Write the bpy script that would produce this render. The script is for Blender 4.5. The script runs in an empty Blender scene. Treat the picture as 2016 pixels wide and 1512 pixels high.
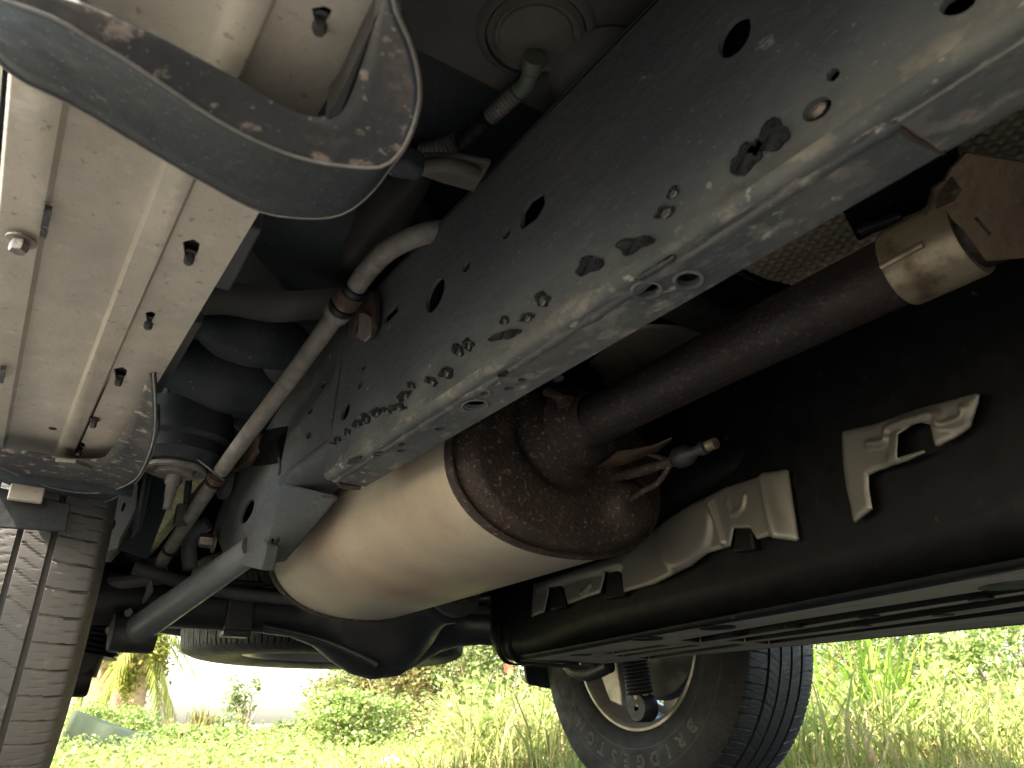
import bpy, bmesh, math, random
import numpy as np
from mathutils import Vector, Matrix, noise
random.seed(7)
rng = np.random.default_rng(7)
scn = bpy.context.scene
col = scn.collection
rad = math.radians

# ------------------------------------------------------------------ camera
CAM_H = 0.185                       # the phone is held 18 cm above the ground
FPX, CX, CY = 1500.0, 1008.0, 756.0
YAW, PITCH = rad(33.764), rad(24.037)
Hd = Vector((math.sin(YAW), math.cos(YAW), 0)); Rt = Vector((math.cos(YAW), -math.sin(YAW), 0)); Zu = Vector((0, 0, 1))
Fw = Hd * math.cos(PITCH) + Zu * math.sin(PITCH); Up = -Hd * math.sin(PITCH) + Zu * math.cos(PITCH)
cam_d = bpy.data.cameras.new('camera'); cam = bpy.data.objects.new('camera', cam_d); col.objects.link(cam)
cam_d.sensor_width = 36.0; cam_d.lens = FPX / 2016 * 36; cam_d.clip_start = 0.02; cam_d.clip_end = 3000
cam.matrix_world = Matrix((Rt, Up, -Fw)).transposed().to_4x4()
cam.location = (0, 0, CAM_H)
cam_d.dof.use_dof = True; cam_d.dof.focus_distance = 1.0; cam_d.dof.aperture_fstop = 13.0
scn.camera = cam

# ------------------------------------------------------------------ light
SUN_EL, SUN_AZ = 48.0, 258.0        # azimuth measured clockwise from +Y
world = bpy.data.worlds.new('World'); scn.world = world; world.use_nodes = True
wn = world.node_tree
sky = wn.nodes.new('ShaderNodeTexSky'); sky.sky_type = 'NISHITA'; sky.sun_disc = False
sky.sun_elevation = rad(SUN_EL); sky.sun_rotation = rad(SUN_AZ)
sky.air_density = 1.3; sky.dust_density = 3.0; sky.ozone_density = 1.0
bg = wn.nodes['Background']; bg.inputs['Strength'].default_value = 0.13
wn.links.new(sky.outputs[0], bg.inputs[0])
sun_d = bpy.data.lights.new('sun', 'SUN'); sun_d.energy = 4.2; sun_d.angle = rad(1.2); sun_d.color = (1.0, 0.94, 0.85)
sun = bpy.data.objects.new('sun', sun_d); col.objects.link(sun)
sv = Vector((math.sin(rad(SUN_AZ)) * math.cos(rad(SUN_EL)), math.cos(rad(SUN_AZ)) * math.cos(rad(SUN_EL)), math.sin(rad(SUN_EL))))
sun.rotation_euler = sv.to_track_quat('Z', 'Y').to_euler()
scn.view_settings.view_transform = 'Standard'; scn.view_settings.look = 'None'
scn.view_settings.exposure = 3.0; scn.view_settings.gamma = 1.0; scn.view_settings.use_curve_mapping = False

# ------------------------------------------------------------------ measuring: a pixel of the photograph onto a known plane of the car
def ray(x, y): return Fw + Rt * ((x - CX) / FPX) - Up * ((y - CY) / FPX)
def at(x, y, X=None, Y=None, Z=None):           # Z is height above the camera
    d = ray(x, y)
    t = X / d.x if X is not None else (Y / d.y if Y is not None else Z / d.z)
    return Vector((0, 0, CAM_H)) + d * t
def atp(x, y, p, n):
    d = ray(x, y); o = Vector((0, 0, CAM_H))
    return o + d * ((p - o).dot(n) / d.dot(n))
def W(x, y, zr): return Vector((x, y, zr + CAM_H))
def gp(x, dist, z=0.0):                          # ground point in the column x at a horizontal distance
    d = ray(x, 1425); d.z = 0; d.normalize(); d *= dist
    return Vector((d.x, d.y, z))
def ell(cx, cy, a, b, ang, n=16):
    c, s = math.cos(rad(ang)), math.sin(rad(ang))
    return [(cx + a * math.cos(t) * c - b * math.sin(t) * s, cy - a * math.cos(t) * s - b * math.sin(t) * c) for t in [2 * math.pi * i / n for i in range(n)]]

# ------------------------------------------------------------------ materials
def node(nt, t, **k):
    n = nt.nodes.new(t)
    for a, v in k.items():
        if a in n.inputs: n.inputs[a].default_value = v
        else: setattr(n, a, v)
    return n
def surf(name, c1, c2, scale=20, rough=.6, metal=0., layers=(), bump=.1, bscale=90, spec=.5, stretch=(1, 1, 1), rvar=.12, coord='Object'):
    """base of two tones by noise; layers = (colour, scale, lo, hi, amount[, zlo, zhi]) each laid over by its own noise; zlo..zhi: world height where the layer sits"""
    m = bpy.data.materials.new(name); m.use_nodes = True; nt = m.node_tree; L = nt.links.new
    b = nt.nodes['Principled BSDF']; b.inputs['Metallic'].default_value = metal; b.inputs['Specular IOR Level'].default_value = spec
    tc = node(nt, 'ShaderNodeTexCoord'); mp = node(nt, 'ShaderNodeMapping'); mp.inputs['Scale'].default_value = stretch
    L(tc.outputs[coord], mp.inputs[0])
    def nz(sc, det=5):
        n = node(nt, 'ShaderNodeTexNoise', Scale=sc, Detail=det, Roughness=.6); L(mp.outputs[0], n.inputs['Vector']); return n.outputs['Fac']
    def rmp(sock, lo, hi):
        r = node(nt, 'ShaderNodeMapRange'); r.inputs[1].default_value = lo; r.inputs[2].default_value = hi; L(sock, r.inputs[0]); return r.outputs[0]
    def mix(f, a, c):
        x = node(nt, 'ShaderNodeMix', data_type='RGBA')
        if isinstance(f, float): x.inputs[0].default_value = f
        else: L(f, x.inputs[0])
        for s, v in ((x.inputs[6], a), (x.inputs[7], c)):
            if isinstance(v, tuple): s.default_value = (*v, 1)
            else: L(v, s)
        return x.outputs[2]
    base = nz(scale)
    c = mix(rmp(base, .35, .65), c1, c2)
    geo = None
    for ly in layers:
        k, sc, lo, hi, am = ly[:5]
        f = rmp(nz(sc, 7), lo, hi)
        mu = node(nt, 'ShaderNodeMath', operation='MULTIPLY'); L(f, mu.inputs[0]); mu.inputs[1].default_value = am; f = mu.outputs[0]
        if len(ly) > 5:
            if geo is None:
                geo = node(nt, 'ShaderNodeSeparateXYZ'); g = node(nt, 'ShaderNodeNewGeometry'); L(g.outputs['Position'], geo.inputs[0])
            z = rmp(geo.outputs['Z'], ly[5], ly[6])
            mu = node(nt, 'ShaderNodeMath', operation='MULTIPLY'); L(f, mu.inputs[0]); L(z, mu.inputs[1]); f = mu.outputs[0]
        c = mix(f, c, k)
    L(c, b.inputs['Base Color'])
    rr = node(nt, 'ShaderNodeMapRange'); L(nz(scale * 2.3), rr.inputs[0]); rr.inputs[1].default_value = .3; rr.inputs[2].default_value = .7
    rr.inputs[3].default_value = max(.05, rough - rvar); rr.inputs[4].default_value = min(1, rough + rvar); L(rr.outputs[0], b.inputs['Roughness'])
    if bump:
        bp = node(nt, 'ShaderNodeBump', Strength=bump, Distance=.004); L(nz(bscale), bp.inputs['Height']); L(bp.outputs[0], b.inputs['Normal'])
    return m
DUST = (.30, .27, .22); TAN = (.42, .33, .24)
M = {}
zb = CAM_H + .266
def railm(name, z):
    ly = [((.060, .065, .068), 5, .45, .7, .5), ((.15, .15, .14), 8, .5, .8, .35), ((.17, .17, .165), 230, .60, .68, .45), ((.36, .34, .30), 55, .67, .70, .6), ((.30, .29, .27), 340, .65, .70, .55)]
    if z: ly += [(DUST, 14, .42, .75, .38, zb + .085, zb - .005), ((.36, .325, .27), 48, .54, .64, .55, zb + .020, zb + .007), ((.05, .056, .06), 24, .55, .66, .6, zb + .05, zb + .01), ((.48, .45, .38), 60, .62, .67, .7, zb + .018, zb + .002)]
    else: ly += [(DUST, 22, .58, .76, .45), ((.04, .045, .047), 12, .55, .7, .4)]
    ly += [((.18, .085, .04), 11, .66, .72, .6)]
    return surf(name, (.078, .085, .087), (.096, .104, .105), 14, .74, 0, ly, .25, 110, .3, (1, .6, 1))
M['rail'] = railm('frame_paint', 1); M['railp'] = railm('frame_paint_rear', 0)
M['chip'] = surf('bare_patch', (.012, .013, .014), (.028, .029, .030), 60, .32, 0, [((.16, .15, .14), 120, .66, .74, .5)], .5, 120)
M['seam'] = surf('weld_seam', (.02, .02, .02), (.10, .075, .055), 60, .7, 0, [((.20, .10, .05), 40, .6, .7, .6)], .5, 200)
M['bracket'] = surf('bracket_paint', (.020, .027, .035), (.030, .037, .044), 18, .72, 0, [((.055, .055, .055), 9, .5, .75, .5), ((.36, .29, .23), 60, .68, .71, .7), ((.24, .23, .22), 260, .62, .68, .6)], .3, 60)  # bluish flare and skylight mixed into the paint colour
M['foot'] = surf('speckled_bracket_foot', (.036, .037, .039), (.05, .05, .05), 14, .75, 0, [((.12, .108, .095), 10, .45, .75, .6), ((.36, .29, .235), 60, .57, .65, .75), ((.20, .15, .12), 18, .56, .74, .5), ((.40, .37, .34), 200, .64, .70, .6), ((.03, .033, .036), 40, .56, .7, .5)], .4, 60)
M['board'] = surf('board_aluminium', (.47, .415, .325), (.54, .48, .385), 11, .5, .1, [((.36, .33, .28), 18, .48, .72, .6), ((.66, .61, .52), 60, .56, .68, .6), ((.20, .18, .16), 130, .63, .67, .7), ((.30, .27, .23), 5, .48, .72, .55), ((.36, .33, .28), 30, .54, .66, .45), ((.26, .24, .21), 420, .6, .66, .35)], .12, 200)
M['black'] = surf('black_plastic', (.012, .012, .012), (.020, .020, .019), 30, .5, 0, [((.07, .065, .055), 25, .52, .8, .4)], .15, 120)
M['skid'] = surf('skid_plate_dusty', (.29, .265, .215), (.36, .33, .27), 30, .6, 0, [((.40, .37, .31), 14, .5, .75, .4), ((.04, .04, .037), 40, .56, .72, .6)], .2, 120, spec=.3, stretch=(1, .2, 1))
M['tank_shade_black'] = surf('black_plastic_and_shade', (.0035, .0035, .0035), (.006, .006, .006), 30, .5, 0, [((.05, .047, .042), 60, .66, .72, .8)], .1, 90, spec=.12)  # tank plastic; also puts deep shade into floor, far rail and driveshaft colour
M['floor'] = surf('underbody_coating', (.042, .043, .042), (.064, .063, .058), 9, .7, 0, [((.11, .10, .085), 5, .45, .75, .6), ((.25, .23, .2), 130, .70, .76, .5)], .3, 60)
M['floordark'] = surf('dark_underbody', (.020, .028, .034), (.032, .042, .048), 7, .65, 0, [((.085, .085, .078), 8, .52, .75, .5), ((.26, .25, .23), 170, .65, .70, .7)], .25, 45)  # coating darkened for the recess, bluish sky haze mixed into its colour
M['beam'] = surf('dull_grey_steel', (.055, .06, .06), (.085, .085, .08), 10, .55, 0, [((.14, .13, .11), 12, .5, .75, .5)], .2, 70)
M['arm'] = surf('link_grey_paint', (.125, .137, .142), (.165, .175, .178), 12, .42, .1, [((.17, .165, .15), 20, .55, .75, .5), ((.3, .27, .22), 90, .70, .75, .5)], .12, 90)
M['tube'] = surf('weathered_tube', (.27, .25, .225), (.18, .168, .15), 40, .6, .1, [((.36, .33, .29), 60, .56, .7, .7), ((.12, .075, .05), 35, .62, .72, .5)], .4, 160)
M['rust'] = surf('rusty_steel', (.050, .030, .022), (.085, .052, .036), 30, .75, .1, [((.24, .17, .12), 50, .58, .72, .6)], .6, 130)
M['cap'] = surf('rusted_muffler_cap', (.028, .021, .018), (.045, .032, .026), 14, .68, .1, [((.075, .044, .029), 9, .48, .74, .65), ((.30, .20, .13), 190, .58, .66, .7), ((.16, .10, .065), 55, .56, .70, .5), ((.012, .010, .010), 7, .5, .7, .6)], .6, 190)
M['pipe'] = surf('burnt_exhaust_pipe', (.030, .023, .0215), (.021, .017, .016), 14, .55, .35, [((.13, .085, .065), 170, .58, .67, .6), ((.08, .035, .025), 7, .5, .72, .6), ((.22, .15, .12), 330, .64, .69, .7)], .4, 180)
M['muffler'] = surf('heat_tinted_steel', (.47, .42, .31), (.54, .485, .365), 4, .5, .25, [((.43, .29, .20), 3.5, .46, .68, .6), ((.30, .26, .20), 7, .55, .78, .45), ((.55, .5, .42), 60, .62, .72, .3), ((.22, .18, .13), 150, .66, .70, .6), ((.25, .165, .115), 2.6, .48, .70, .6), ((.36, .32, .26), 24, .55, .7, .35)], .06, 40, rvar=.07)
M['clamp'] = surf('brass_toned_steel', (.40, .335, .22), (.31, .26, .17), 18, .4, .5, [((.10, .06, .035), 22, .54, .66, .8)], .2, 80)
M['rustplate'] = surf('stained_steel_shield', (.14, .10, .06), (.075, .05, .03), 12, .5, .3, [((.22, .165, .10), 14, .5, .72, .6), ((.06, .025, .012), 18, .58, .7, .8), ((.012, .01, .008), 9, .5, .66, .7), ((.35, .29, .2), 60, .64, .7, .6)], .4, 70)
M['foil'] = surf('aluminium_heat_shield', (.135, .128, .110), (.11, .105, .092), 4, .42, .4, [((.24, .22, .18), 3, .4, .8, .45), ((.30, .28, .25), 40, .64, .72, .4)], .05, 30)
M['dimple'] = surf('dimpled_shield', (.40, .34, .25), (.46, .40, .30), 8, .34, .5, [], 0)
M['olive'] = surf('scratched_olive_shield', (.14, .125, .09), (.11, .098, .07), 10, .5, .3, [((.3, .27, .2), 90, .69, .74, .6)], .12, 50, stretch=(1, 3, 1))
M['axle'] = surf('axle_housing_paint', (.018, .019, .020), (.032, .033, .034), 10, .48, 0, [((.075, .07, .062), 9, .5, .78, .5)], .2, 60)
M['rubber'] = surf('tyre_rubber', (.085, .083, .078), (.108, .104, .097), 16, .8, 0, [((.13, .125, .115), 7, .42, .72, .3), ((.19, .175, .15), 26, .58, .72, .25), ((.27, .25, .22), 170, .66, .71, .5), ((.21, .165, .115), 5, .2, .5, .42, .44, .34), ((.33, .28, .22), 40, .60, .70, .3, .46, .34)], .06, 120)  # last two layers paint the warm sunlit lower half by height
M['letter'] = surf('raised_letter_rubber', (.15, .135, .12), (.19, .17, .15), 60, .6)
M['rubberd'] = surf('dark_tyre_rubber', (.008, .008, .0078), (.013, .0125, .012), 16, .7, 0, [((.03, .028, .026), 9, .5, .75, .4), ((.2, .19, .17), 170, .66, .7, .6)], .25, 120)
M['rim'] = surf('painted_wheel_steel', (.38, .35, .30), (.46, .43, .38), 20, .4, .5, [((.2, .17, .13), 14, .5, .75, .6)], .1, 90)
M['boot'] = surf('black_rubber_boot', (.010, .010, .011), (.018, .018, .019), 40, .5, 0, [((.06, .055, .05), 30, .58, .8, .4)], .1, 100)
M['bolt'] = surf('zinc_bolt', (.30, .27, .23), (.22, .20, .17), 60, .45, .7, [((.16, .09, .055), 50, .55, .7, .6)], .2, 200)
M['darkbolt'] = surf('dark_bolt', (.05, .05, .052), (.09, .085, .08), 60, .4, .6)
M['white'] = surf('white_primer', (.58, .62, .63), (.66, .69, .69), 20, .45, 0, [((.4, .4, .38), 30, .55, .75, .4)], .05)
M['green'] = surf('green_plug', (.075, .10, .075), (.10, .12, .09), 40, .55)
M['loom'] = surf('loom_sleeve', (.09, .085, .08), (.13, .12, .11), 50, .6, 0, [((.22, .2, .18), 60, .6, .72, .5)])
M['grommet'] = surf('dusty_rubber_plug', (.075, .068, .058), (.10, .092, .08), 22, .75, 0, [((.16, .145, .12), 30, .55, .75, .5)], .3, 90)
M['body'] = surf('silver_body_paint', (.52, .53, .53), (.56, .57, .57), 8, .3, .3, bump=0)
M['glass'] = surf('tinted_window', (.02, .025, .028), (.02, .025, .028), 8, .08, 0, bump=0)
M['ground'] = surf('dry_grassy_soil', (.26, .215, .13), (.34, .285, .18), 1.4, .95, 0, [((.15, .17, .06), 2.2, .45, .62, .75), ((.42, .35, .23), 9, .55, .72, .6), ((.12, .095, .06), 40, .58, .7, .45)], .6, 30, .2)
M['bounce_cut_pad'] = surf('dark_pad_surface', (.034, .034, .033), (.048, .047, .045), 6, .9, 0, [((.075, .07, .062), 3, .5, .75, .5), ((.03, .03, .03), 200, .58, .7, .6), ((.22, .21, .19), 260, .64, .72, .6)], .6, 220, .2)
M['trunk'] = surf('pale_palm_bark', (.36, .27, .17), (.27, .19, .115), 8, .9, 0, [((.16, .11, .07), 14, .55, .7, .6)], .5, 20, .2, (1, 1, 4))
M['stone'] = surf('white_stone', (.62, .58, .5), (.7, .66, .58), 14, .8, 0, [((.45, .4, .33), 9, .5, .7, .6)], .5, 20)
M['sheet'] = surf('dark_sloping_surface', (.04, .05, .03), (.055, .065, .04), 3, .6, 0, [((.05, .06, .03), 4, .5, .7, .5)], .2, 8, spec=.02)
M['petalr'] = surf('red_petal', (.62, .10, .04), (.7, .16, .06), 30, .6)
M['petaly'] = surf('yellow_petal', (.78, .62, .05), (.8, .68, .1), 30, .6)
M['petalw'] = surf('white_petal', (.75, .73, .68), (.7, .68, .62), 30, .6)
def leafmat(name, stops, trans=.4):
    m = bpy.data.materials.new(name); m.use_nodes = True; nt = m.node_tree; L = nt.links.new
    nt.nodes.remove(nt.nodes['Principled BSDF']); out = nt.nodes['Material Output']
    g = node(nt, 'ShaderNodeNewGeometry'); r = node(nt, 'ShaderNodeValToRGB')
    el = r.color_ramp.elements
    while len(el) < len(stops): el.new(.5)
    for e, (p, c) in zip(el, stops): e.position = p; e.color = (*c, 1)
    L(g.outputs['Random Per Island'], r.inputs[0])
    d = node(nt, 'ShaderNodeBsdfDiffuse'); t = node(nt, 'ShaderNodeBsdfTranslucent'); x = node(nt, 'ShaderNodeMixShader'); x.inputs[0].default_value = trans
    L(r.outputs[0], d.inputs[0]); L(r.outputs[0], t.inputs[0]); L(d.outputs[0], x.inputs[1]); L(t.outputs[0], x.inputs[2]); L(x.outputs[0], out.inputs[0])
    return m
M['grass'] = leafmat('grass_blades', [(0, (.16, .21, .05)), (.35, (.24, .28, .075)), (.66, (.30, .31, .10)), (.86, (.42, .35, .17)), (1, (.38, .28, .15))])
M['tuft'] = leafmat('tall_green_grass', [(0, (.11, .20, .02)), (.5, (.19, .29, .035)), (.85, (.28, .34, .08)), (1, (.40, .33, .13))])
M['dry'] = leafmat('dry_grass', [(0, (.40, .29, .10)), (.5, (.46, .35, .14)), (.8, (.34, .22, .10)), (1, (.26, .28, .06))])
M['leaf'] = leafmat('shrub_leaves', [(0, (.09, .14, .045)), (.4, (.15, .21, .065)), (.75, (.24, .27, .10)), (1, (.31, .29, .13))])
M['leafb'] = leafmat('brownish_shrub_leaves', [(0, (.14, .14, .045)), (.5, (.20, .19, .07)), (1, (.30, .23, .11))])
M['weed'] = leafmat('weed_leaves', [(0, (.14, .21, .05)), (.6, (.22, .29, .08)), (1, (.32, .34, .15))])
M['frond'] = leafmat('palm_fronds', [(0, (.12, .16, .03)), (.5, (.22, .24, .05)), (1, (.34, .29, .10))])

# ------------------------------------------------------------------ mesh building
WL = {}
def tag(o, label=None, cat=None, group=None, kind=None):
    for k, v in (('label', label), ('category', cat), ('group', group), ('kind', kind)):
        if v: o[k] = v
    return o
def empty(name, loc, parent=None):
    o = bpy.data.objects.new(name, None); o.empty_display_size = .05; col.objects.link(o); loc = Vector(loc)
    if parent: o.parent = parent; o.location = loc - WL[parent]
    else: o.location = loc
    WL[o] = loc
    return o
def link(name, me, mat, parent=None, label=None, smooth=35, bevel=0, solid=0, origin=None, soff=0):
    """me holds world coordinates; the object gets its origin at the middle of its bounds"""
    n = len(me.vertices); a = np.empty(n * 3); me.vertices.foreach_get('co', a); a = a.reshape(-1, 3)
    c = (a.min(0) + a.max(0)) / 2 if origin is None else np.array(origin)
    me.vertices.foreach_set('co', (a - c).ravel())
    o = bpy.data.objects.new(name, me); col.objects.link(o); me.name = name
    if mat: me.materials.append(M[mat])
    if smooth: me.shade_smooth(); me.set_sharp_from_angle(angle=rad(smooth))
    c = Vector(c); WL[o] = c
    if parent: o.parent = parent; o.location = c - WL[parent]
    else: o.location = c
    if label: o['label'] = label
    if solid:
        s = o.modifiers.new('thickness', 'SOLIDIFY'); s.thickness = solid; s.offset = soff
    if bevel:
        b = o.modifiers.new('edge', 'BEVEL'); b.width = bevel; b.segments = 2; b.limit_method = 'ANGLE'; b.angle_limit = rad(40)
    return o
class MB:
    def __init__(s): s.v = []; s.f = []
    def add(s, vs, fs):
        k = len(s.v); s.v += [tuple(v) for v in vs]; s.f += [tuple(i + k for i in f) for f in fs]; return s
    def box(s, c, d, rot=None):
        c = Vector(c); d = Vector(d) / 2; vs = []
        for x in (-1, 1):
            for y in (-1, 1):
                for z in (-1, 1):
                    p = Vector((x * d.x, y * d.y, z * d.z)); vs.append(c + (rot @ p if rot else p))
        return s.add(vs, [(0, 1, 3, 2), (4, 6, 7, 5), (0, 4, 5, 1), (2, 3, 7, 6), (0, 2, 6, 4), (1, 5, 7, 3)])
    def tube(s, pts, r, n=14, cap=True):
        pts = [Vector(p) for p in pts]; N = len(pts); rs = r if isinstance(r, (list, tuple)) else [r] * N
        vs, fs = [], []; pu = None
        for i, p in enumerate(pts):
            t = (pts[min(i + 1, N - 1)] - pts[max(i - 1, 0)]).normalized()
            if pu is None: pu = t.cross(Vector((0, 0, 1)) if abs(t.z) < .9 else Vector((1, 0, 0))).normalized()
            u = (pu - t * pu.dot(t)).normalized(); pu = u; w = t.cross(u)
            for k in range(n):
                a = 2 * math.pi * k / n; vs.append(p + (u * math.cos(a) + w * math.sin(a)) * rs[i])
        for i in range(N - 1):
            for k in range(n): fs.append((i * n + k, i * n + (k + 1) % n, (i + 1) * n + (k + 1) % n, (i + 1) * n + k))
        if cap: fs += [tuple(range(n))[::-1], tuple((N - 1) * n + k for k in range(n))]
        return s.add(vs, fs)
    def lathe(s, o, axis, prof, n=40, u=None):
        o = Vector(o); axis = Vector(axis).normalized(); u = axis.orthogonal().normalized(); w = axis.cross(u)
        vs, fs = [], []
        for r, t in prof:
            for k in range(n):
                a = 2 * math.pi * k / n; vs.append(o + axis * t + (u * math.cos(a) + w * math.sin(a)) * max(r, 1e-5))
        for i in range(len(prof) - 1):
            for k in range(n): fs.append((i * n + k, i * n + (k + 1) % n, (i + 1) * n + (k + 1) % n, (i + 1) * n + k))
        return s.add(vs, fs)
    def sheet(s, rows, close=False):
        m = len(rows[0]); vs = [p for r in rows for p in r]; fs = []
        for i in range(len(rows) - 1):
            for k in range(m if close else m - 1): fs.append((i * m + k, i * m + (k + 1) % m, (i + 1) * m + (k + 1) % m, (i + 1) * m + k))
        return s.add(vs, fs)
    def prism(s, poly, off):
        poly = [Vector(p) for p in poly]; off = Vector(off); n = len(poly)
        return s.add(poly + [p + off for p in poly], [tuple(range(n))[::-1], tuple(range(n, 2 * n))] + [(i, (i + 1) % n, n + (i + 1) % n, n + i) for i in range(n)])
    def mesh(s):
        me = bpy.data.meshes.new('m'); me.from_pydata(s.v, [], s.f); me.validate()
        bm = bmesh.new(); bm.from_mesh(me); bmesh.ops.recalc_face_normals(bm, faces=bm.faces); bm.to_mesh(me); bm.free(); return me
    def build(s, name, mat, parent=None, label=None, **k): return link(name, s.mesh(), mat, parent, label, **k)
def spl(pts, n=8, closed=False):
    """Catmull-Rom through points"""
    P = [Vector(p) for p in pts]; N = len(P); out = []
    for i in range(N if closed else N - 1):
        a, b, c, d = (P[(i - 1) % N], P[i], P[(i + 1) % N], P[(i + 2) % N]) if closed else (P[max(i - 1, 0)], P[i], P[i + 1], P[min(i + 2, N - 1)])
        for k in range(n):
            t = k / n
            out.append(.5 * ((2 * b) + (c - a) * t + (2 * a - 5 * b + 4 * c - d) * t * t + (3 * b - a - 3 * c + d) * t ** 3))
    if not closed: out.append(P[-1])
    return out
def plate_mesh(outline, holes, o, u, v, thick):
    """a sheet with real openings: outline and holes in (u, v) coordinates of the frame o, u, v; o is the mid-plane"""
    cu = bpy.data.curves.new('c', 'CURVE'); cu.dimensions = '2D'; cu.fill_mode = 'BOTH'; cu.extrude = thick / 2
    for lp in [outline] + list(holes):
        sp = cu.splines.new('POLY'); sp.points.add(len(lp) - 1); sp.use_cyclic_u = True
        for q, p in zip(sp.points, lp): q.co = (p[0], p[1], 0, 1)
    ob = bpy.data.objects.new('c', cu); col.objects.link(ob)
    dg = bpy.context.evaluated_depsgraph_get(); me = bpy.data.meshes.new_from_object(ob.evaluated_get(dg))
    bpy.data.objects.remove(ob); bpy.data.curves.remove(cu); me.materials.clear()
    u = Vector(u); v = Vector(v); w = u.cross(v).normalized()
    mt = Matrix((u, v, w)).transposed().to_4x4(); mt.translation = Vector(o)
    me.transform(mt); return me
def plate(name, outline, holes, o, u, v, thick, mat, parent, label=None, **k):
    return link(name, plate_mesh(outline, holes, o, u, v, thick), mat, parent, label, smooth=0, **k)
VY, VX, VZ = Vector((0, 1, 0)), Vector((1, 0, 0)), Vector((0, 0, 1))
def side_yz(poly, X): return [(p.y, p.z) for p in (at(x, y, X=X) for x, y in poly)]
def bot_xy(poly, Z): return [(p.x, p.y) for p in (at(x, y, Z=Z) for x, y in poly)]
def hexbolt(c, axis, r, h, name, mat, parent, washer=True):
    m = MB()
    if washer: m.lathe(c, axis, [(0, 0), (r * 1.55, 0), (r * 1.55, h * .18), (r * 1.2, h * .25), (0, h * .25)], 20)
    m.lathe(Vector(c) + Vector(axis).normalized() * h * .2, axis, [(r, 0), (r, h * .75), (r * .85, h), (0, h)], 6)
    return m.build(name, mat, parent, smooth=25)

# ================================================================== ground
gm = MB(); N = 60
ring = [0] + [1.5 * 1.13 ** i for i in range(58)]
def gz(x, y):
    d = math.hypot(x, y)
    return .03 * noise.noise(Vector((x * .35, y * .35, 3))) * min(1, max(0, (d - 2.4) / 3)) - .004
rows = []
for r in ring: rows.append([Vector((.8 + r * math.cos(a), .6 + r * math.sin(a), gz(r * math.cos(a), r * math.sin(a)))) for a in [2 * math.pi * k / 72 for k in range(72)]])
gm.sheet(rows, close=True)
tag(gm.build('ground', 'ground', smooth=60), kind='structure')

pm = MB(); pm.sheet([[Vector((x + .08 * noise.noise(Vector((x * 2, y * 1.3, 9))), y, .006)) for x in np.linspace(-4.2, 2.25, 24)] for y in np.linspace(-8, 2.9, 44)])  # unseen dark pad added under the car to cut ground bounce
tag(pm.build('bounce_cut_pad', 'bounce_cut_pad', smooth=60), kind='structure')

# ================================================================== the vehicle
CXV = 0.77
suv = empty('parked_suv', (CXV, .2, 0))
tag(suv, 'underside of a parked silver four wheel drive seen from below beside its sill', 'car')

# ---- frame rail (near side)
X1, X2, Z1, Z2, RC = .300, .354, .266, .472, .007
YJ = .853
rail = empty('frame_rail', W(X1, 0, Z1), suv)
rail['label'] = 'long dark grey box-section chassis rail with punched holes and pale dirt along its lower edge'
px_side = [ell(1446, 73, 47, 25, 58), ell(1640, 147, 17, 12, 45, 6), ell(1608, 215, 33, 19, 35),
    [(1071, 376), (1073, 403), (1058, 430), (1028, 452), (1024, 446), (1027, 417), (1041, 395)], ell(997, 460, 12, 6, 62), ell(918, 525, 12, 6, 65),
    ell(857, 581, 37, 14, 69), [(783, 595), (783, 614), (757, 641), (756, 623)], ell(716, 722, 8, 4, 70, 10), ell(709, 757, 10, 4, 70, 10), ell(680, 810, 19, 7, 72), ell(1885, 8, 38, 20, 22)]
sidepl = [(-1.6, Z1 + RC + CAM_H), (YJ, Z1 + RC + CAM_H), (YJ, Z2 + CAM_H), (-1.6, Z2 + CAM_H)]
plate('side_wall', sidepl, [side_yz(p, X1) for p in px_side], (X1 + .002, 0, 0), VY, VZ, .004, 'rail', rail)
px_bot = [ell(1356, 550, 24, 14, 8), ell(1274, 570, 25, 14, 5), ell(948, 774, 14, 5, 0), ell(936, 797, 22, 8, 0), ell(1029, 748, 10, 4, 0, 10), ell(1002, 765, 10, 4, 0, 10),
    ell(867, 845, 12, 4, 0, 10), ell(790, 875, 10, 3.5, 0, 10), ell(793, 888, 10, 3.5, 0, 10)]
botpl = [(X1 + RC, -1.6), (X2, -1.6), (X2, YJ), (X1 + RC, YJ)]
plate('bottom_wall', botpl, [bot_xy(p, Z1) for p in px_bot], (0, 0, Z1 + .002 + CAM_H), VX, VY, .004, 'rail', rail)
m = MB(); rows = []
ys = [-1.6 + i * (YJ + 1.6) / 90 for i in range(91)]
for y in ys:
    rows.append([Vector((X1 + RC - RC * math.cos(a), y, Z1 + RC - RC * math.sin(a) + CAM_H)) for a in [math.pi / 2 * k / 6 for k in range(7)]])
m.sheet(rows); m.build('rounded_corner', 'rail', rail, smooth=60)
m = MB(); m.box(W(X2 - .002, -.374, (Z1 + Z2) / 2), (.004, 2.452, Z2 - Z1 - .004)); m.box(W((X1 + X2) / 2, -.374, Z2), (X2 - X1, 2.452, .004)); m.build('inner_wall', 'rail', rail)
# overlapping lower flange: a slim weld line that runs the crease, uneven
m = MB(); rows = []
for i in range(240):
    y = -.25 + i * (YJ + .25) / 239; w = .0022 + .0016 * noise.noise(Vector((y * 40, 0, 0))) + .0012 * noise.noise(Vector((y * 130, 5, 0)))
    c = Vector((X1 + RC + .008, y, Z1 + CAM_H)); rows.append([c + Vector((-w * 1.6, 0, 0)), c + Vector((-w * .7, 0, -w * .55)), c + Vector((w * .7, 0, -w * .5)), c + Vector((w * 2.2, 0, 0))])
m.sheet(rows); m.build('weld_bead', 'rail', rail, smooth=60)
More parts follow.
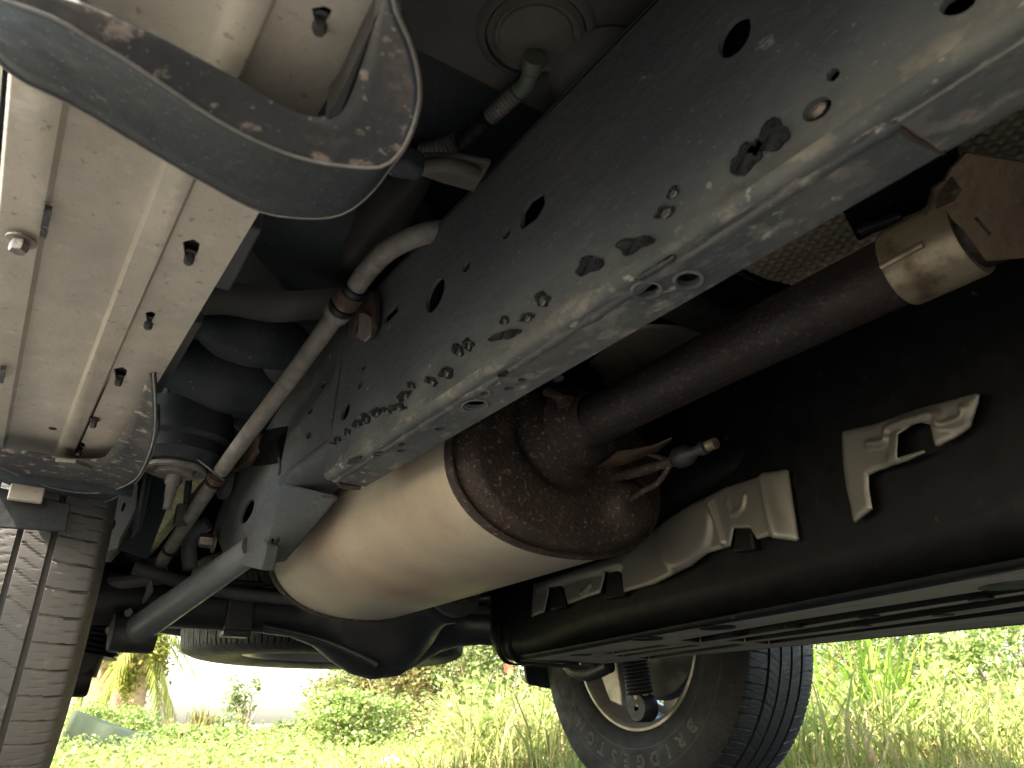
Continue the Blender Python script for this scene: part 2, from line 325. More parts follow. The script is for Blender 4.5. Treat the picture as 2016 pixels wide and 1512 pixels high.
# welded collar near the front and its rust line
m = MB()
p = [(1785, 222), (1858, 292), (2010, 222), (2040, 30)]
q = bot_xy([(1790, 262), (1862, 294)], Z1)
yf = q[0][1]
m.box(W((X1 + X2) / 2 + .004, (yf - 1.6) / 2 - .002, Z1 - .0005), (X2 - X1 - RC - .008, yf + 1.6, .002))
m.build('overlap_plate', 'rail', rail, bevel=.0008)
m = MB(); m.tube([W(X1 + RC * 1.6, yf, Z1 + .0008), W(X1 + .03, yf + .001, Z1 + .0002), W(X2 - .001, yf - .002, Z1 + .0002)], .0016, 8); m.build('rust_seam', 'rust', rail)
# collars with bolt in the ring hole
m = MB(); b0 = at(1618, 218, X=X1 + .012); m.lathe(b0, (-1, 0, 0), [(0, 0), (.0075, 0), (.0075, .006), (.005, .008), (0, .008)], 16); m.build('stud', 'bolt', rail)
m = MB(); m.prism([at(x, y, X=X1 + .004) for x, y in ((1238, 552), (1232, 540), (1262, 518), (1300, 496), (1326, 498), (1322, 512), (1290, 530), (1256, 550))], (.004, 0, 0)); m.build('torn_slot', 'chip', rail, bevel=.002)
# rims round the bottom holes
for (cx, cy, a, b) in ((1356, 550, 24, 14), (1274, 570, 25, 14), (936, 797, 22, 8), (948, 774, 14, 5)):
    c = at(cx, cy, Z=Z1); ex = (at(cx + a, cy, Z=Z1) - at(cx - a, cy, Z=Z1)).length / 2
    pts = [at(x, y, Z=Z1) for x, y in ell(cx, cy, a + 4, b + 2.5, 4, 24)]
    m = MB(); m.tube(pts + [pts[0]], .0016, 6, cap=False); m.build('hole_rim', 'rail', rail, smooth=80)
# bare patches along the lower side
chips = [(1527, 268, 38, 23, 42), (1467, 316, 33, 25, 28), (1250, 480, 34, 18, 20), (1325, 380, 13, 8, 60), (1310, 418, 18, 9, 20), (1160, 524, 30, 14, 25), (1067, 591, 16, 13, 20), (1038, 625, 13, 8, 30),
    (993, 631, 8, 10, 60), (997, 661, 31, 8, 14), (922, 677, 9, 13, 30), (903, 692, 10, 12, 40), (878, 733, 14, 12, 30), (849, 752, 14, 8, -30), (810, 759, 5, 8, 60), (797, 780, 15, 10, 25), (783, 802, 16, 8, 10),
    (760, 808, 11, 5, -20), (740, 813, 11, 8, 20), (720, 824, 9, 9, 20), (703, 835, 8, 9, 20), (684, 851, 6, 7, 20), (664, 867, 6, 8, -40), (1490, 292, 20, 10, 45)]
for k, (cx, cy, a, b, an) in enumerate(chips):
    rnd = random.Random(k); pts = []
    for i, (x, y) in enumerate(ell(cx, cy, a, b, an, 22)):
        s = 1 + .42 * noise.noise(Vector((math.cos(i / 22 * 6.283) * 1.3, math.sin(i / 22 * 6.283) * 1.3, k * 3.7))) * 1.6
        pts.append(at(cx + (x - cx) * s, cy + (y - cy) * s, X=X1 - .0006))
    m = MB(); m.prism(pts, (-.0012, 0, 0)); o = m.build('bare_patch', 'chip', rail, smooth=0)
    if cx not in (1527, 1490, 1250, 1160) and a < 20:
        c = at(cx + 2, cy + 3, X=X1 - .002); f = MB(); f.prism([c + Vector((0, math.cos(t) * a * .00022, math.sin(t) * b * .0003)) for t in [i * 1.2566 + k for i in range(5)]], (-.0008, .0006, .0008)); f.build('flake', 'foil', o, smooth=0)
for (cx, cy, a, b, an) in ((1100, 745, 11, 5, 25), (745, 893, 12, 4, 20), (698, 905, 16, 6, 20), (990, 735, 12, 5, 20)):
    pts = [at(cx + (x - cx) * (1 + .3 * noise.noise(Vector((x, y, 0)) * .3)), y, Z=Z1 - .0006) for x, y in ell(cx, cy, a, b, an, 16)]
    m = MB(); m.prism(pts, (0, 0, -.001)); m.build('bare_patch', 'chip', rail, smooth=0)

# rear length of the rail, slimmer, kicking up over the axle
XR = X1 + .006
out = [(700, 560), (720, 690), (655, 868), (640, 880), (570, 935), (556, 952), (505, 1118), (440, 1092), (421, 1040), (428, 1012), (455, 955), (500, 880), (560, 790), (630, 672)]
holes = [ell(637, 757, 8, 4, 70, 10), ell(611, 808, 9, 4, 70, 10), ell(608, 857, 8, 4, 70, 10), [(557, 838), (554, 860), (535, 875), (533, 862)], ell(487, 1007, 26, 9, 66)]
plate('rear_side_wall', side_yz(out, XR), [side_yz(h, XR) for h in holes], (XR + .002, 0, 0), VY, VZ, .004, 'railp', rail)
m = MB(); sp = [at(x, y, X=X1 + .001) for x, y in ((692, 600), (672, 730), (655, 840), (650, 876))]
m.tube(spl(sp), .0028, 8); m.tube(spl([at(650, 876, X=X1), at(668, 884, X=X1 + .004), W(X1 + RC + .012, YJ, Z1 - .001), W(X2 - .006, YJ + .003, Z1 - .001)]), .0032, 8); m.build('weld_seam', 'seam', rail, smooth=80)
# underside of the rear length: rounded box, then the link bracket
m = MB(); rows = []
for (x, y) in ((668, 868), (650, 874), (628, 891), (600, 912), (575, 931), (553, 952)):
    p = at(x, y, X=XR); e = .004
    rows.append([p + Vector((0, 0, .006)), p, p + Vector((.003, 0, -.004)), p + Vector((.008, 0, -.007)), p + Vector((.016, 0, -.008)), p + Vector((.066, .012, -.011))])
m.sheet(rows); m.build('rear_bottom_wall', 'railp', rail, smooth=60, solid=.003, soff=-1)
m = MB(); rows = []
A = [at(558, 950, X=XR), at(668, 978, X=X2 + .006)]; B = [at(530, 1040, X=XR), at(632, 1020, X=X2 + .006)]; C_ = [at(512, 1110, X=XR), at(560, 1103, X=X2 - .002)]
NU = 14
for t in range(17):
    f = t / 16; row = []
    for u in range(NU + 1):
        g = u / NU; a = A[0].lerp(A[1], g); b = B[0].lerp(B[1], g); c = C_[0].lerp(C_[1], g)
        p = (a.lerp(b, f * 2) if f < .5 else b.lerp(c, f * 2 - 1)); p = p + Vector((0, 0, .004 * math.sin(f * 3.1) * (1 - g)))
        row.append(p)
    rows.append(row)
m.sheet(rows)
keep = []
for fidx, fc in enumerate(m.f):   # notch in the rear edge
    i, k = fidx // NU, fidx % NU
    if not (i >= 12 - abs(k - 3) and 2 <= k <= 4): keep.append(fc)
m.f = keep; br = m.build('link_bracket', 'railp', rail, smooth=50, solid=.004)
m = MB(); lip = [at(x, y, X=XR - .002) for x, y in ((436, 1095), (448, 1080), (470, 1085), (500, 1084), (516, 1062), (524, 1072), (512, 1122), (470, 1112))]
m.prism(lip, (.02, 0, 0)); m.build('bracket_lip', 'railp', rail, bevel=.003)
m = MB(); m.tube(spl([at(x, y, X=XR - .0005) for x, y in ((545, 892), (551, 905), (552, 920), (550, 935))]), .003, 8); m.build('pressed_bead', 'seam', rail)
m = MB(); m.tube(spl([at(556, 950, X=XR), at(583, 961, X=XR + .016), at(607, 969, X=XR + .028), at(665, 982, X=X2 + .004)]), .0024, 8); m.build('weld_seam', 'seam', rail, smooth=80)
bc = at(424, 1066, X=XR - .002); hexbolt(bc, (-1, .1, 0), .0125, .022, 'bolt', 'bolt', rail)
m = MB(); rp = [at(x, y, X=XR + .018) for x, y in ((700, 585), (600, 730), (500, 880), (440, 985), (420, 1050))]
m.sheet([[p, p + Vector((.03, 0, 0))] for p in rp]); m.build('rear_top_wall', 'railp', rail, solid=.004)
m = MB(); m.tube(spl([W(.335, 1.05, .37), W(.33, 1.25, .42), W(.32, 1.5, .50), W(.32, 1.8, .50), W(.32, 2.5, .44)]), .04, 8); m.build('rear_kick_up', 'tank_shade_black', rail, smooth=30)  # near-black colour stands in for shade above the axle
# brown rubber bush bracket behind the tube
m = MB(); m.prism([at(x, y, X=.292) for x, y in ((500, 862), (510, 850), (505, 890), (480, 915), (450, 930), (430, 905), (455, 885))], (.012, 0, 0)); m.build('bush_bracket', 'rust', rail, bevel=.003)
m = MB(); m.lathe(at(452, 950, X=.30), (-1, 0, 0), [(0, 0), (.03, 0), (.03, .012), (.02, .018), (0, .018)], 24); m.build('bush_boss', 'railp', rail)

# ---- far frame rail, crossmembers, floor
m = MB(); m.box(W(2 * CXV - .327, .4, .37), (.054, 4.0, .20)); m.build('frame_rail', 'tank_shade_black', suv, 'far chassis rail lost in the shade', bevel=.01)  # deep shade put into its black colour
for y, z, d in ((-.75, .36, .10), (.50, .44, .05)):
    m = MB(); m.box(W(CXV + .02, y, z), (.80, d, .07)); m.build('crossmember', 'black', suv, bevel=.012)
fl = empty('floor_pan', W(CXV, 0, .55), suv); fl['label'] = 'dusty dark underbody floor above the chassis rail'
m = MB()
m.box(W(.165, -1.08, .53), (.49, 3.04, .02)); m.build('floor_panel', 'floor', fl, bevel=.004)
m = MB(); m.box(W(.995, -1.08, .53), (1.17, 3.04, .02)); m.box(W(.995, 1.52, .655), (1.17, 2.16, .02)); m.build('floor_panel', 'tank_shade_black', fl)  # inner floor coloured near black in place of its deep shade
# edge of the front floor follows the measured step
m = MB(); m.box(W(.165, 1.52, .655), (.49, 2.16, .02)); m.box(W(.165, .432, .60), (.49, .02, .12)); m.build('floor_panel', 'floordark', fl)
c = at(1055, 65, Z=.519)
m = MB(); m.lathe(c, (0, 0, -1), [(.040, -.002), (.040, .002), (.036, .006), (.033, .003), (.031, .003), (.030, .005), (.024, .0075), (.012, .009), (0, .0095)], 44); m.build('floor_plug', 'grommet', fl)
m = MB(); m.lathe(c, (0, 0, -1), [(.052, -.004), (.047, .003), (.042, .004), (.041, -.002)], 44); m.build('pressed_ring', 'floor', fl, smooth=60)
m = MB(); q = at(1190, 150, Z=.515); m.lathe(q, (0, 0, -1), [(.05, -.002), (.04, .012), (.03, .017), (0, .019)], 30); m.build('pressed_dome', 'floor', fl, smooth=60)
# beams, humps and wheelhouse of the darker rear floor
m = MB(); rows = []
def beamrow(a, r1, r2): pass
p0, p1 = at(395, 598, Z=.50), at(690, 612, Z=.50)
for t in [i / 24 for i in range(25)]:
    c = p0.lerp(p1, t); sag = .004 * math.sin(t * 9)
    rows.append([c + Vector((0, -math.cos(a) * .035, -math.sin(a) * .026 + sag + .012)) for a in [math.pi * k / 10 for k in range(11)]])
m.sheet(rows); m.build('cross_beam', 'floor', fl, smooth=70)
def blob(name, mat, c, r, seed, amp=.12, n=28, lab=None):
    m = MB(); rows = []
    for i in range(n + 1):
        th = math.pi * i / n; row = []
        for k in range(n * 2):
            ph = math.pi * k / n; d = Vector((math.sin(th) * math.cos(ph), math.sin(th) * math.sin(ph), math.cos(th)))
            s = 1 + amp * noise.noise(d * 1.6 + Vector((seed, 0, 0))); row.append(Vector(c) + Vector((d.x * r[0], d.y * r[1], d.z * r[2])) * s)
        rows.append(row)
    m.sheet(rows, close=True); return m.build(name, mat, fl, lab, smooth=80)
blob('pressed_hump', 'floordark', at(505, 665, Z=.50), (.085, .035, .045), 1.2)
blob('pressed_hump', 'floordark', at(455, 745, Z=.50), (.13, .055, .055), 4.2)
blob('pressed_hump', 'floor', at(560, 720, Z=.53), (.05, .05, .05), 6.2)
blob('pressed_hump', 'floordark', at(520, 800, Z=.49), (.06, .06, .05), 8.2)
blob('pressed_hump', 'floordark', at(690, 480, Z=.62), (.13, .16, .06), 2.2, .2)
blob('pressed_hump', 'floor', at(730, 440, Z=.60), (.035, .16, .05), 3.2, .2)
m = MB(); rows = []
for i in range(25):                                  # wheelhouse liner: arches over the tyre
    a = rad(8 + i * 6.8)
    rows.append([Vector((x, 1.57 - .50 * math.cos(a), .385 + .50 * math.sin(a))) for x in (-.07, 0, .07, .105, .125)])
m.sheet(rows); m.build('wheelhouse_liner', 'floordark', fl, smooth=60, solid=.004)
m = MB(); m.sheet([[W(.178, y, z) for y in (1.34, 1.45, 1.6, 1.7, 1.9, 2.1)] for z in (.285, .4, .5, .63)]); m.build('inner_fender', 'floordark', fl, solid=.004)
# body mount: rubber cushion, cupped washer and hanging bolt
bmx = at(345, 925, Z=.36)
mt = empty('body_mount', bmx, suv); mt['label'] = 'body mount with pale cupped washer and hanging bolt'
m = MB(); m.lathe(bmx, VZ, [(0, .11), (.07, .10), (.078, .07), (.078, .045), (.070, .042), (.066, .040), (.068, .02), (.055, .005), (0, .005)], 40); m.build('cushion', 'floordark', mt, smooth=45)
m = MB(); m.lathe(bmx, VZ, [(0, .004), (.045, .004), (.0465, .001), (.0455, -.003), (.041, -.005), (.037, .001), (.031, .001), (.028, -.009), (.018, -.010), (0, -.010)], 44); m.build('washer', 'tube', mt, smooth=40)
m = MB(); m.lathe(bmx, (-.02, .03, -1), [(.0115, .006), (.0115, .022), (.0085, .026), (.0080, .044), (.0068, .046), (.0065, .062), (0, .062)], 14); m.build('bolt', 'tube', mt, smooth=40)
m = MB(); m.tube(spl([at(x, y, X=.215) for x, y in ((300, 850), (330, 860), (370, 890), (415, 925), (440, 945))]), .0012, 6); m.build('cable', 'loom', suv, 'thin grey cable above the body mount')

# ---- rocker / sill with pinch flange
rk = empty('sill', W(.02, 0, .40), suv)
m = MB(); m.box(W(.01, -.35, .47), (.17, 2.5, .09)); m.build('sill_box', 'floordark', rk, bevel=.02)
for (a, b) in (((515, 455), (452, 575)), ((398, 640), (318, 775))):
    p = at(*a, Z=.335); q = at(*b, Z=.335); m = MB(); w = Vector((-.016, 0, 0))
    m.prism([p, q, q + w, p + w], (0, 0, .06)); m.build('pinch_flange', 'beam', rk, bevel=.002)
m = MB(); m.box(W(.092, .0, .40), (.003, 1.9, .09)); m.build('pinch_weld', 'floordark', rk)
o_ = [at(x, y, Z=.45) for x, y in ((822, 345), (832, 308), (900, 309), (968, 322), (935, 380), (870, 362))]
m = MB(); m.prism(o_, (0, 0, .006)); m.build('outrigger', 'grommet', suv, 'dusty brown outrigger plate between sill and rail', bevel=.002)
m = MB(); m.tube(spl([at(835, 330, Z=.443), at(880, 325, Z=.44), at(940, 345, Z=.443)]), .007, 10); m.build('outrigger_rib', 'grommet', suv, smooth=80)
m = MB(); m.prism([at(x, y, Z=.40) for x, y in ((745, 335), (800, 318), (838, 340), (822, 360), (770, 352))], (0, 0, .02)); m.build('outrigger_foot', 'bracket', suv, bevel=.004)
# wiring loom from the plug
hz = .500
lp = [at(x, y, Z=hz) for x, y in ((1052, 112), (1046, 140), (1034, 168), (1018, 182))]
m = MB(); m.tube(spl(lp), [.009] * 8 + [.0075] * 17 if len(spl(lp)) == 25 else .0085, 14); loom0 = m.build('loom_plug', 'green', suv, 'pale green plug where the wiring enters the floor', smooth=50)
def corrug(pts, r, name, mat, step=.0042):
    c = spl(pts, 40); m = MB(); acc = [0]
    for a, b in zip(c, c[1:]): acc.append(acc[-1] + (b - a).length)
    n = int(acc[-1] / step * 4); q = []; rs = []; j = 0
    for i in range(n + 1):
        s = acc[-1] * i / n
        while j < len(acc) - 2 and acc[j + 1] < s: j += 1
        q.append(c[j].lerp(c[j + 1], (s - acc[j]) / max(1e-9, acc[j + 1] - acc[j]))); rs.append(r * (1 + .10 * (1, .4, -1, .4)[i % 4]))
    m.tube(q, rs, 12); return m.build(name, mat, suv, smooth=70)
corrug([at(x, y, Z=hz) for x, y in ((1020, 180), (1000, 198), (972, 224), (958, 236))], .0078, 'loom_sleeve', 'loom')
corrug([at(x, y, Z=hz - .004) for x, y in ((960, 234), (945, 250), (920, 271), (895, 281))], .0085, 'taped_sleeve', 'boot', .012)
corrug([at(x, y, Z=hz - .01) for x, y in ((897, 280), (870, 289), (845, 296), (828, 300))], .0078, 'loom_sleeve', 'loom')

# ---- running board
ZB = .300
rb = empty('running_board', W(.02, .6, ZB), suv); rb['label'] = 'pale aluminium running board seen from below with bolted ribs'
Y0, Y1 = -1.4, 1.06
bolts = [(375, 497, 22, 26), (295, 627, 13, 13), (236, 741, 17, 18), (186, 825, 10, 9), (157, 883, 13, 12), (632, 35, 26, 22)]
tri = []
for (x, y, w, h) in bolts:
    if h >= 12: tri.append([(p.x, p.y) for p in (at(x + dx * w * .85, y + dy * h * .95, Z=ZB - .001) for dx, dy in ((-.85, -.75), (.3, -.95), (.95, -.6), (.8, .1), (-.05, 1.1), (-.55, .75)))])
plate('board_strip', [(.0465, Y0), (.0885, Y0), (.0885, Y1), (.0465, Y1)], tri, (0, 0, ZB + .0015 + CAM_H), VX, VY, .003, 'board', rb)
prof = [(-.0525, .006), (-.0515, -.001), (-.0495, -.003), (-.0265, -.003), (-.0235, .002), (.0262, .002), (.0290, -.0032), (.0450, -.0032), (.0480, .0012)]
b = MB(); b.sheet([[W(px, y, ZB + pz) for px, pz in prof] for y in (.22, .6, Y1)]); b.build('board_strip', 'board', rb, smooth=15, solid=.002, soff=1)
b = MB(); b.sheet([[W(px, y, ZB + pz) for px, pz in prof[5:]] for y in (Y0, .22)]); b.build('board_strip', 'board', rb, smooth=15, solid=.002, soff=1)
b = MB(); b.box(W(-.012, -.6, ZB + .012), (.078, 1.62, .006)); b.build('dark_board_front', 'bracket', rb, 'dark front underside of the running board', bevel=.003)  # front part of the board as a separate darker slab
b = MB(); b.box(W(.018, -.17, ZB + .03), (.137, 2.40, .045)); b.build('board_core', 'black', rb)
for (x, y, w, h) in bolts:
    c = at(x, y, Z=ZB + (.004 if h >= 12 else -.001)); r = w * .42 * c.y / 1500 * .95 if h >= 12 else w * .55 * c.y / 1500
    hexbolt(c, (0, 0, -1), max(.0035, r), .008, 'bolt', 'darkbolt', rb)
hexbolt(at(42, 472, Z=ZB - .006), (0, 0, -1), .006, .008, 'bolt', 'bolt', rb)
for (x, y) in ((90, 437), (4, 738)):
    p = at(x, y, Z=ZB - .007); b = MB(); b.box(p, (.004, .035, .004)); b.build('drain_slot', 'chip', rb)
p = at(104, 843, Z=ZB - .0072); b = MB(); b.lathe(p, (0, 0, -1), [(0, 0), (.004, 0), (.004, .001), (0, .001)], 12); b.build('drain_hole', 'chip', rb)

def bracket(name, inner, mid, outer, zi, zm, zo, lab):
    """pressed support arm: flat foot between inner and mid, sloping face between mid and outer; each polyline measured on its own height"""
    root = empty(name, at(*mid[len(mid) // 2], Z=zm), suv); root['label'] = lab
    n = 44
    def res(pl, z):
        c = spl([at(x, y, Z=z) for x, y in pl], 12); acc = [0]
        for a, b in zip(c, c[1:]): acc.append(acc[-1] + (b - a).length)
        o = []; j = 0
        for i in range(n + 1):
            s = acc[-1] * i / n
            while j < len(acc) - 2 and acc[j + 1] < s: j += 1
            o.append(c[j].lerp(c[j + 1], (s - acc[j]) / max(1e-9, acc[j + 1] - acc[j])))
        return o
    I, Md, O = res(inner, zi), res(mid, zm), res(outer, zo)
    a = MB(); a.sheet([[I[i].lerp(Md[i], t) for t in (0, .25, .5, .75, .93, 1)] for i in range(n + 1)]); a.build('bracket_foot', 'foot', root, smooth=50, solid=.003, soff=1)
    a = MB(); a.sheet([[Md[i].lerp(O[i], t) + Vector((0, 0, .004 * math.sin(t * math.pi))) for t in (0, .08, .3, .6, .85, 1)] for i in range(n + 1)]); a.build('bracket_web', 'bracket', root, 'dark blue grey sloping face', smooth=50, solid=.003, soff=1)
    a = MB(); a.tube(Md, .0011, 6); a.build('pale_edge', 'tube', root, smooth=80)  # thin paler lines along both bracket edges
    a = MB(); a.tube(O, .0009, 6); a.build('pale_edge', 'tube', root, smooth=80)
    return root
bracket('board_bracket', [(-60, -60), (90, -12), (170, 15), (290, 70), (400, 128), (530, 198), (600, 232), (640, 236), (668, 226), (690, 190), (715, 120), (735, 55), (748, 20), (760, -40)],
    [(-60, -20), (95, 30), (180, 78), (260, 125), (430, 237), (540, 292), (620, 317), (700, 328), (757, 326), (798, 285), (824, 210), (824, 150), (808, 85), (780, 20), (770, -40)],
    [(-60, 60), (30, 150), (140, 205), (300, 300), (400, 358), (500, 411), (560, 426), (640, 429), (690, 413), (735, 375), (765, 335), (800, 288), (826, 215), (826, 150), (810, 85)], .266, .262, .294, 'nearer curved running board bracket, speckled with rust')
bracket('board_bracket', [(-60, 872), (0, 886), (60, 893), (130, 905), (196, 906), (216, 890), (236, 862), (256, 828), (272, 795), (284, 760), (292, 735)],
    [(-60, 895), (0, 919), (60, 945), (110, 962), (165, 970), (215, 967), (262, 947), (285, 915), (303, 860), (306, 800), (302, 735)],
    [(-60, 915), (0, 946), (50, 966), (100, 985), (160, 992), (210, 987), (245, 969), (270, 948), (292, 912), (307, 862), (309, 800)], .282, .276, .286, 'farther curved running board bracket before the rear tyre')
m = MB(); m.prism([at(x, y, Z=.266) for x, y in ((668, 228), (705, 130), (735, 50), (700, 120), (660, 205), (640, 232))], (0, 0, .02)); m.build('bracket_gap', 'black', suv)
# end plate and clip before the near tyre
p0, p1, p2, p3 = (at(x, y, Y=1.13) for x, y in ((-40, 950), (140, 992), (130, 1047), (-40, 1036)))
m = MB(); m.prism([p0, p1, p2, p3], (0, .005, 0)); m.build('mud_guard', 'black', suv, 'dark flat guard plate just above the near rear tyre', bevel=.0015)
m = MB(); m.box(at(52, 972, Y=1.115), (.038, .012, .020)); m.build('guard_clip', 'board', suv, bevel=.002)
m = MB(); m.prism([at(x, y, Z=.272) for x, y in ((110, 902), (150, 905), (183, 917), (178, 920), (125, 911))], (0, 0, -.004)); m.build('board_end', 'foil', rb)

# ---- long weathered tube with clamps
tp = [(930, 452, .352), (880, 453, .315), (825, 463, .288), (765, 492, .272), (722, 535, .269), (690, 580, .267), (640, 650, .265), (560, 760, .262), (430, 935, .255), (330, 1088, .245), (308, 1120, .242)]
tpts = [at(x, y, X=X) for x, y, X in tp]
tb = empty('conduit_tube', tpts[6], suv); tb['label'] = 'long slim weathered grey tube running beside the rail'
m = MB(); m.tube(spl(tpts, 10), .0118, 18); m.build('tube', 'tube', tb, smooth=80)
def bandat(a, b, t, r, l, name, mat):
    p = tpts[a].lerp(tpts[b], t); d = (tpts[b] - tpts[a]).normalized(); m = MB()
    m.lathe(p - d * l / 2, d, [(.0115, 0), (r, 0), (r * 1.04, l * .1), (r * 1.04, l * .9), (r, l), (.0115, l)], 24); m.build(name, mat, tb, smooth=40)
bandat(4, 5, .75, .0150, .010, 'rubber_ring', 'boot'); bandat(5, 6, .05, .0162, .022, 'clamp_sleeve', 'rust'); bandat(5, 6, .32, .0150, .007, 'rubber_ring', 'boot'); bandat(5, 6, .48, .0155, .012, 'clamp_sleeve', 'tube')
bandat(7, 8, .955, .0145, .006, 'rubber_ring', 'boot'); bandat(8, 9, .015, .0150, .014, 'clamp_sleeve', 'rust'); bandat(8, 9, .07, .0142, .005, 'rubber_ring', 'boot'); bandat(8, 9, .94, .0138, .006, 'rubber_ring', 'boot')
m = MB(); m.prism([at(x, y, X=.288) for x, y in ((676, 588), (700, 570), (734, 571), (738, 600), (734, 640), (722, 668), (704, 655), (694, 668), (690, 636), (700, 610), (690, 600))], (.008, 0, 0)); m.build('clamp_bracket', 'rust', tb, bevel=.002)
m = MB(); m.prism([at(x, y, X=.286) for x, y in ((706, 618), (716, 614), (730, 624), (728, 660), (716, 672), (702, 664), (706, 640))], (.003, 0, 0)); m.build('clamp_flap', 'tube', tb, bevel=.001)
m = MB(); rp = tpts[-1] + Vector((0, .005, -.004)); m.lathe(rp, (.55, -.75, .3), [(.018, -.006), (.024, -.006), (.026, 0), (.024, .008), (.018, .008), (.018, -.006)], 26); m.build('end_eye', 'tube', tb, smooth=50)

# ---- lower trailing link
a0, a1 = at(500, 1080, X=.318), at(262, 1247, Y=1.50)
m = MB(); d = (a1 - a0)
m.tube([a0 + d * t for t in (0, .1, .3, .6, .82, .92, 1.0)], [.021, .0215, .0225, .0235, .0245, .0255, .0255], 28); m.build('trailing_link', 'arm', suv, 'smooth light grey lower suspension link', smooth=70)
m = MB(); m.lathe(a1 + Vector((-.035, 0, 0)), VX, [(0, 0), (.03, 0), (.032, .004), (.032, .066), (.03, .07), (0, .07)], 24); m.build('link_bush', 'axle', suv)
m = MB(); m.prism([at(x, y, Y=1.52) for x, y in ((212, 1235), (232, 1272), (270, 1276), (290, 1258), (300, 1243), (280, 1215), (240, 1205))], (0, .05, 0)); m.build('axle_bracket', 'axle', suv, bevel=.006)
m = MB(); m.prism([at(x, y, Y=1.47) for x, y in ((245, 1203), (258, 1195), (264, 1205), (255, 1214), (247, 1212))], (0, .01, 0)); m.build('bracket_tab', 'tube', suv, bevel=.002)
m = MB(); m.prism([at(x, y, Y=1.49) for x, y in ((290, 1150), (300, 1138), (303, 1165), (285, 1188), (280, 1185), (288, 1165))], (0, .01, 0)); m.build('bracket_tab', 'tube', suv, bevel=.002)
m = MB(); m.tube([at(190, 1152, Y=1.55), at(300, 1140, Y=1.5)], .012, 10); m.build('brake_strut', 'beam', suv)
m = MB(); m.tube(spl([at(375, 1120, Y=1.5), at(372, 1080, Y=1.5), at(380, 1050, Y=1.48), at(410, 1030, Y=1.46)]), .014, 12); m.build('brake_pipe', 'arm', suv, smooth=80)
m = MB(); m.tube([at(372, 940, Y=1.35), at(366, 1010, Y=1.35)], .006, 8); m.box(at(358, 1015, Y=1.35), (.02, .02, .035)); m.build('sensor_link', 'beam', suv, smooth=40)

# ---- muffler
mc0, mc1 = W(.556, .72, .288), W(.537, 1.30, .270)
MA, MBr = .160, .106
mf = empty('muffler', mc0.lerp(mc1, .5), suv); mf['label'] = 'large oval steel silencer, heat tinted shell with rusty dark front cap'
def oval(c, s, n=72, e=2.25, dy=0):
    o = []
    for k in range(n):
        t = 2 * math.pi * k / n; ct, st = math.cos(t), math.sin(t)
        o.append(c + Vector((MA * s * math.copysign(abs(ct) ** (2 / e), ct), dy, MBr * s * math.copysign(abs(st) ** (2 / e), st))))
    return o
m = MB(); m.sheet([oval(mc0.lerp(mc1, t), s) for t, s in ((.012, .975), (.0125, .992), (.02, 1), (.25, 1.003), (.5, 1.004), (.75, 1.003), (.975, 1), (.985, .99), (.99, .97))], close=True); m.build('shell', 'muffler', mf, smooth=50)
m = MB(); m.sheet([oval(mc0, s, dy=d) for s, d in ((.955, .012), (1.012, .010), (1.022, .006), (1.022, .0), (1.014, -.005), (1.0, -.006), (.985, -.003), (.965, -.002))], close=True); m.build('front_seam', 'cap', mf, smooth=50)
m = MB(); m.sheet([oval(mc1, s, dy=d) for s, d in ((.955, -.012), (1.012, -.010), (1.018, -.004), (1.018, .004), (1.0, .008), (.9, .02), (.6, .028), (.001, .03))], close=True); m.build('rear_cap', 'cap', mf, smooth=50)
m = MB(); rows = []; pin = Vector((.541, 0, .325 + CAM_H))
NR, NT = 36, 96
for i in range(NR + 1):
    s = .97 * (1 - i / NR); row = []
    for q in oval(mc0, max(s, .002), NT):
        rim = min(1, (0.97 - s) / .10)
        d = .022 * rim ** .6 + .010 * (1 - s * s)
        dp = math.hypot(q.x - pin.x, q.z - pin.z)
        d += .016 * math.exp(-(max(0, dp - .030) / .016) ** 2) - .010 * math.exp(-((dp - .062) / .012) ** 2)
        dq = math.hypot((q.x - .640), (q.z - (.245 + CAM_H)) * 1.15); d += .016 / (1 + math.exp((dq - .034) / .004))
        d -= .008 * math.exp(-((q.x - .60) ** 2 + (q.z - .30 - CAM_H) ** 2) / .0007)
        row.append(q + Vector((0, -d, 0)))
    rows.append(row)
m.sheet(rows, close=True); m.build('front_cap', 'cap', mf, 'dark rusty embossed front cap', smooth=60)
# ---- exhaust pipe
ex = empty('exhaust_pipe', W(.54, .2, .332), suv); ex['label'] = 'dark burnt exhaust pipe entering the silencer'
m = MB(); pp = [W(.543, .70, .322), W(.543, .60, .325), W(.543, .45, .329), W(.543, .2, .331), W(.543, -.2, .331), W(.543, -1.2, .33)]
m.tube(pp, [.0285] * 6, 40); m.build('pipe', 'pipe', ex, smooth=80)
m = MB(); m.lathe(W(.541, .668, .327), (0, -1, 0), [(.050, 0), (.043, .006), (.033, .012), (.0315, .020), (.0315, .034), (.0290, .036), (.028, .034)], 44); m.build('collar', 'cap', ex, smooth=50)
m = MB(); m.lathe(W(.543, .258, .331), (0, -1, 0), [(.026, 0), (.0320, .001), (.0330, .003), (.0330, .054), (.0320, .057), (.026, .058)], 48)
m.build('sleeve', 'clamp', ex, 'pale brassy sleeve round the pipe', smooth=50)
m = MB(); m.tube([W(.512, .256, .320), W(.5115, .222, .3215)], .003, 8); m.build('sleeve_bead', 'clamp', ex, smooth=80)
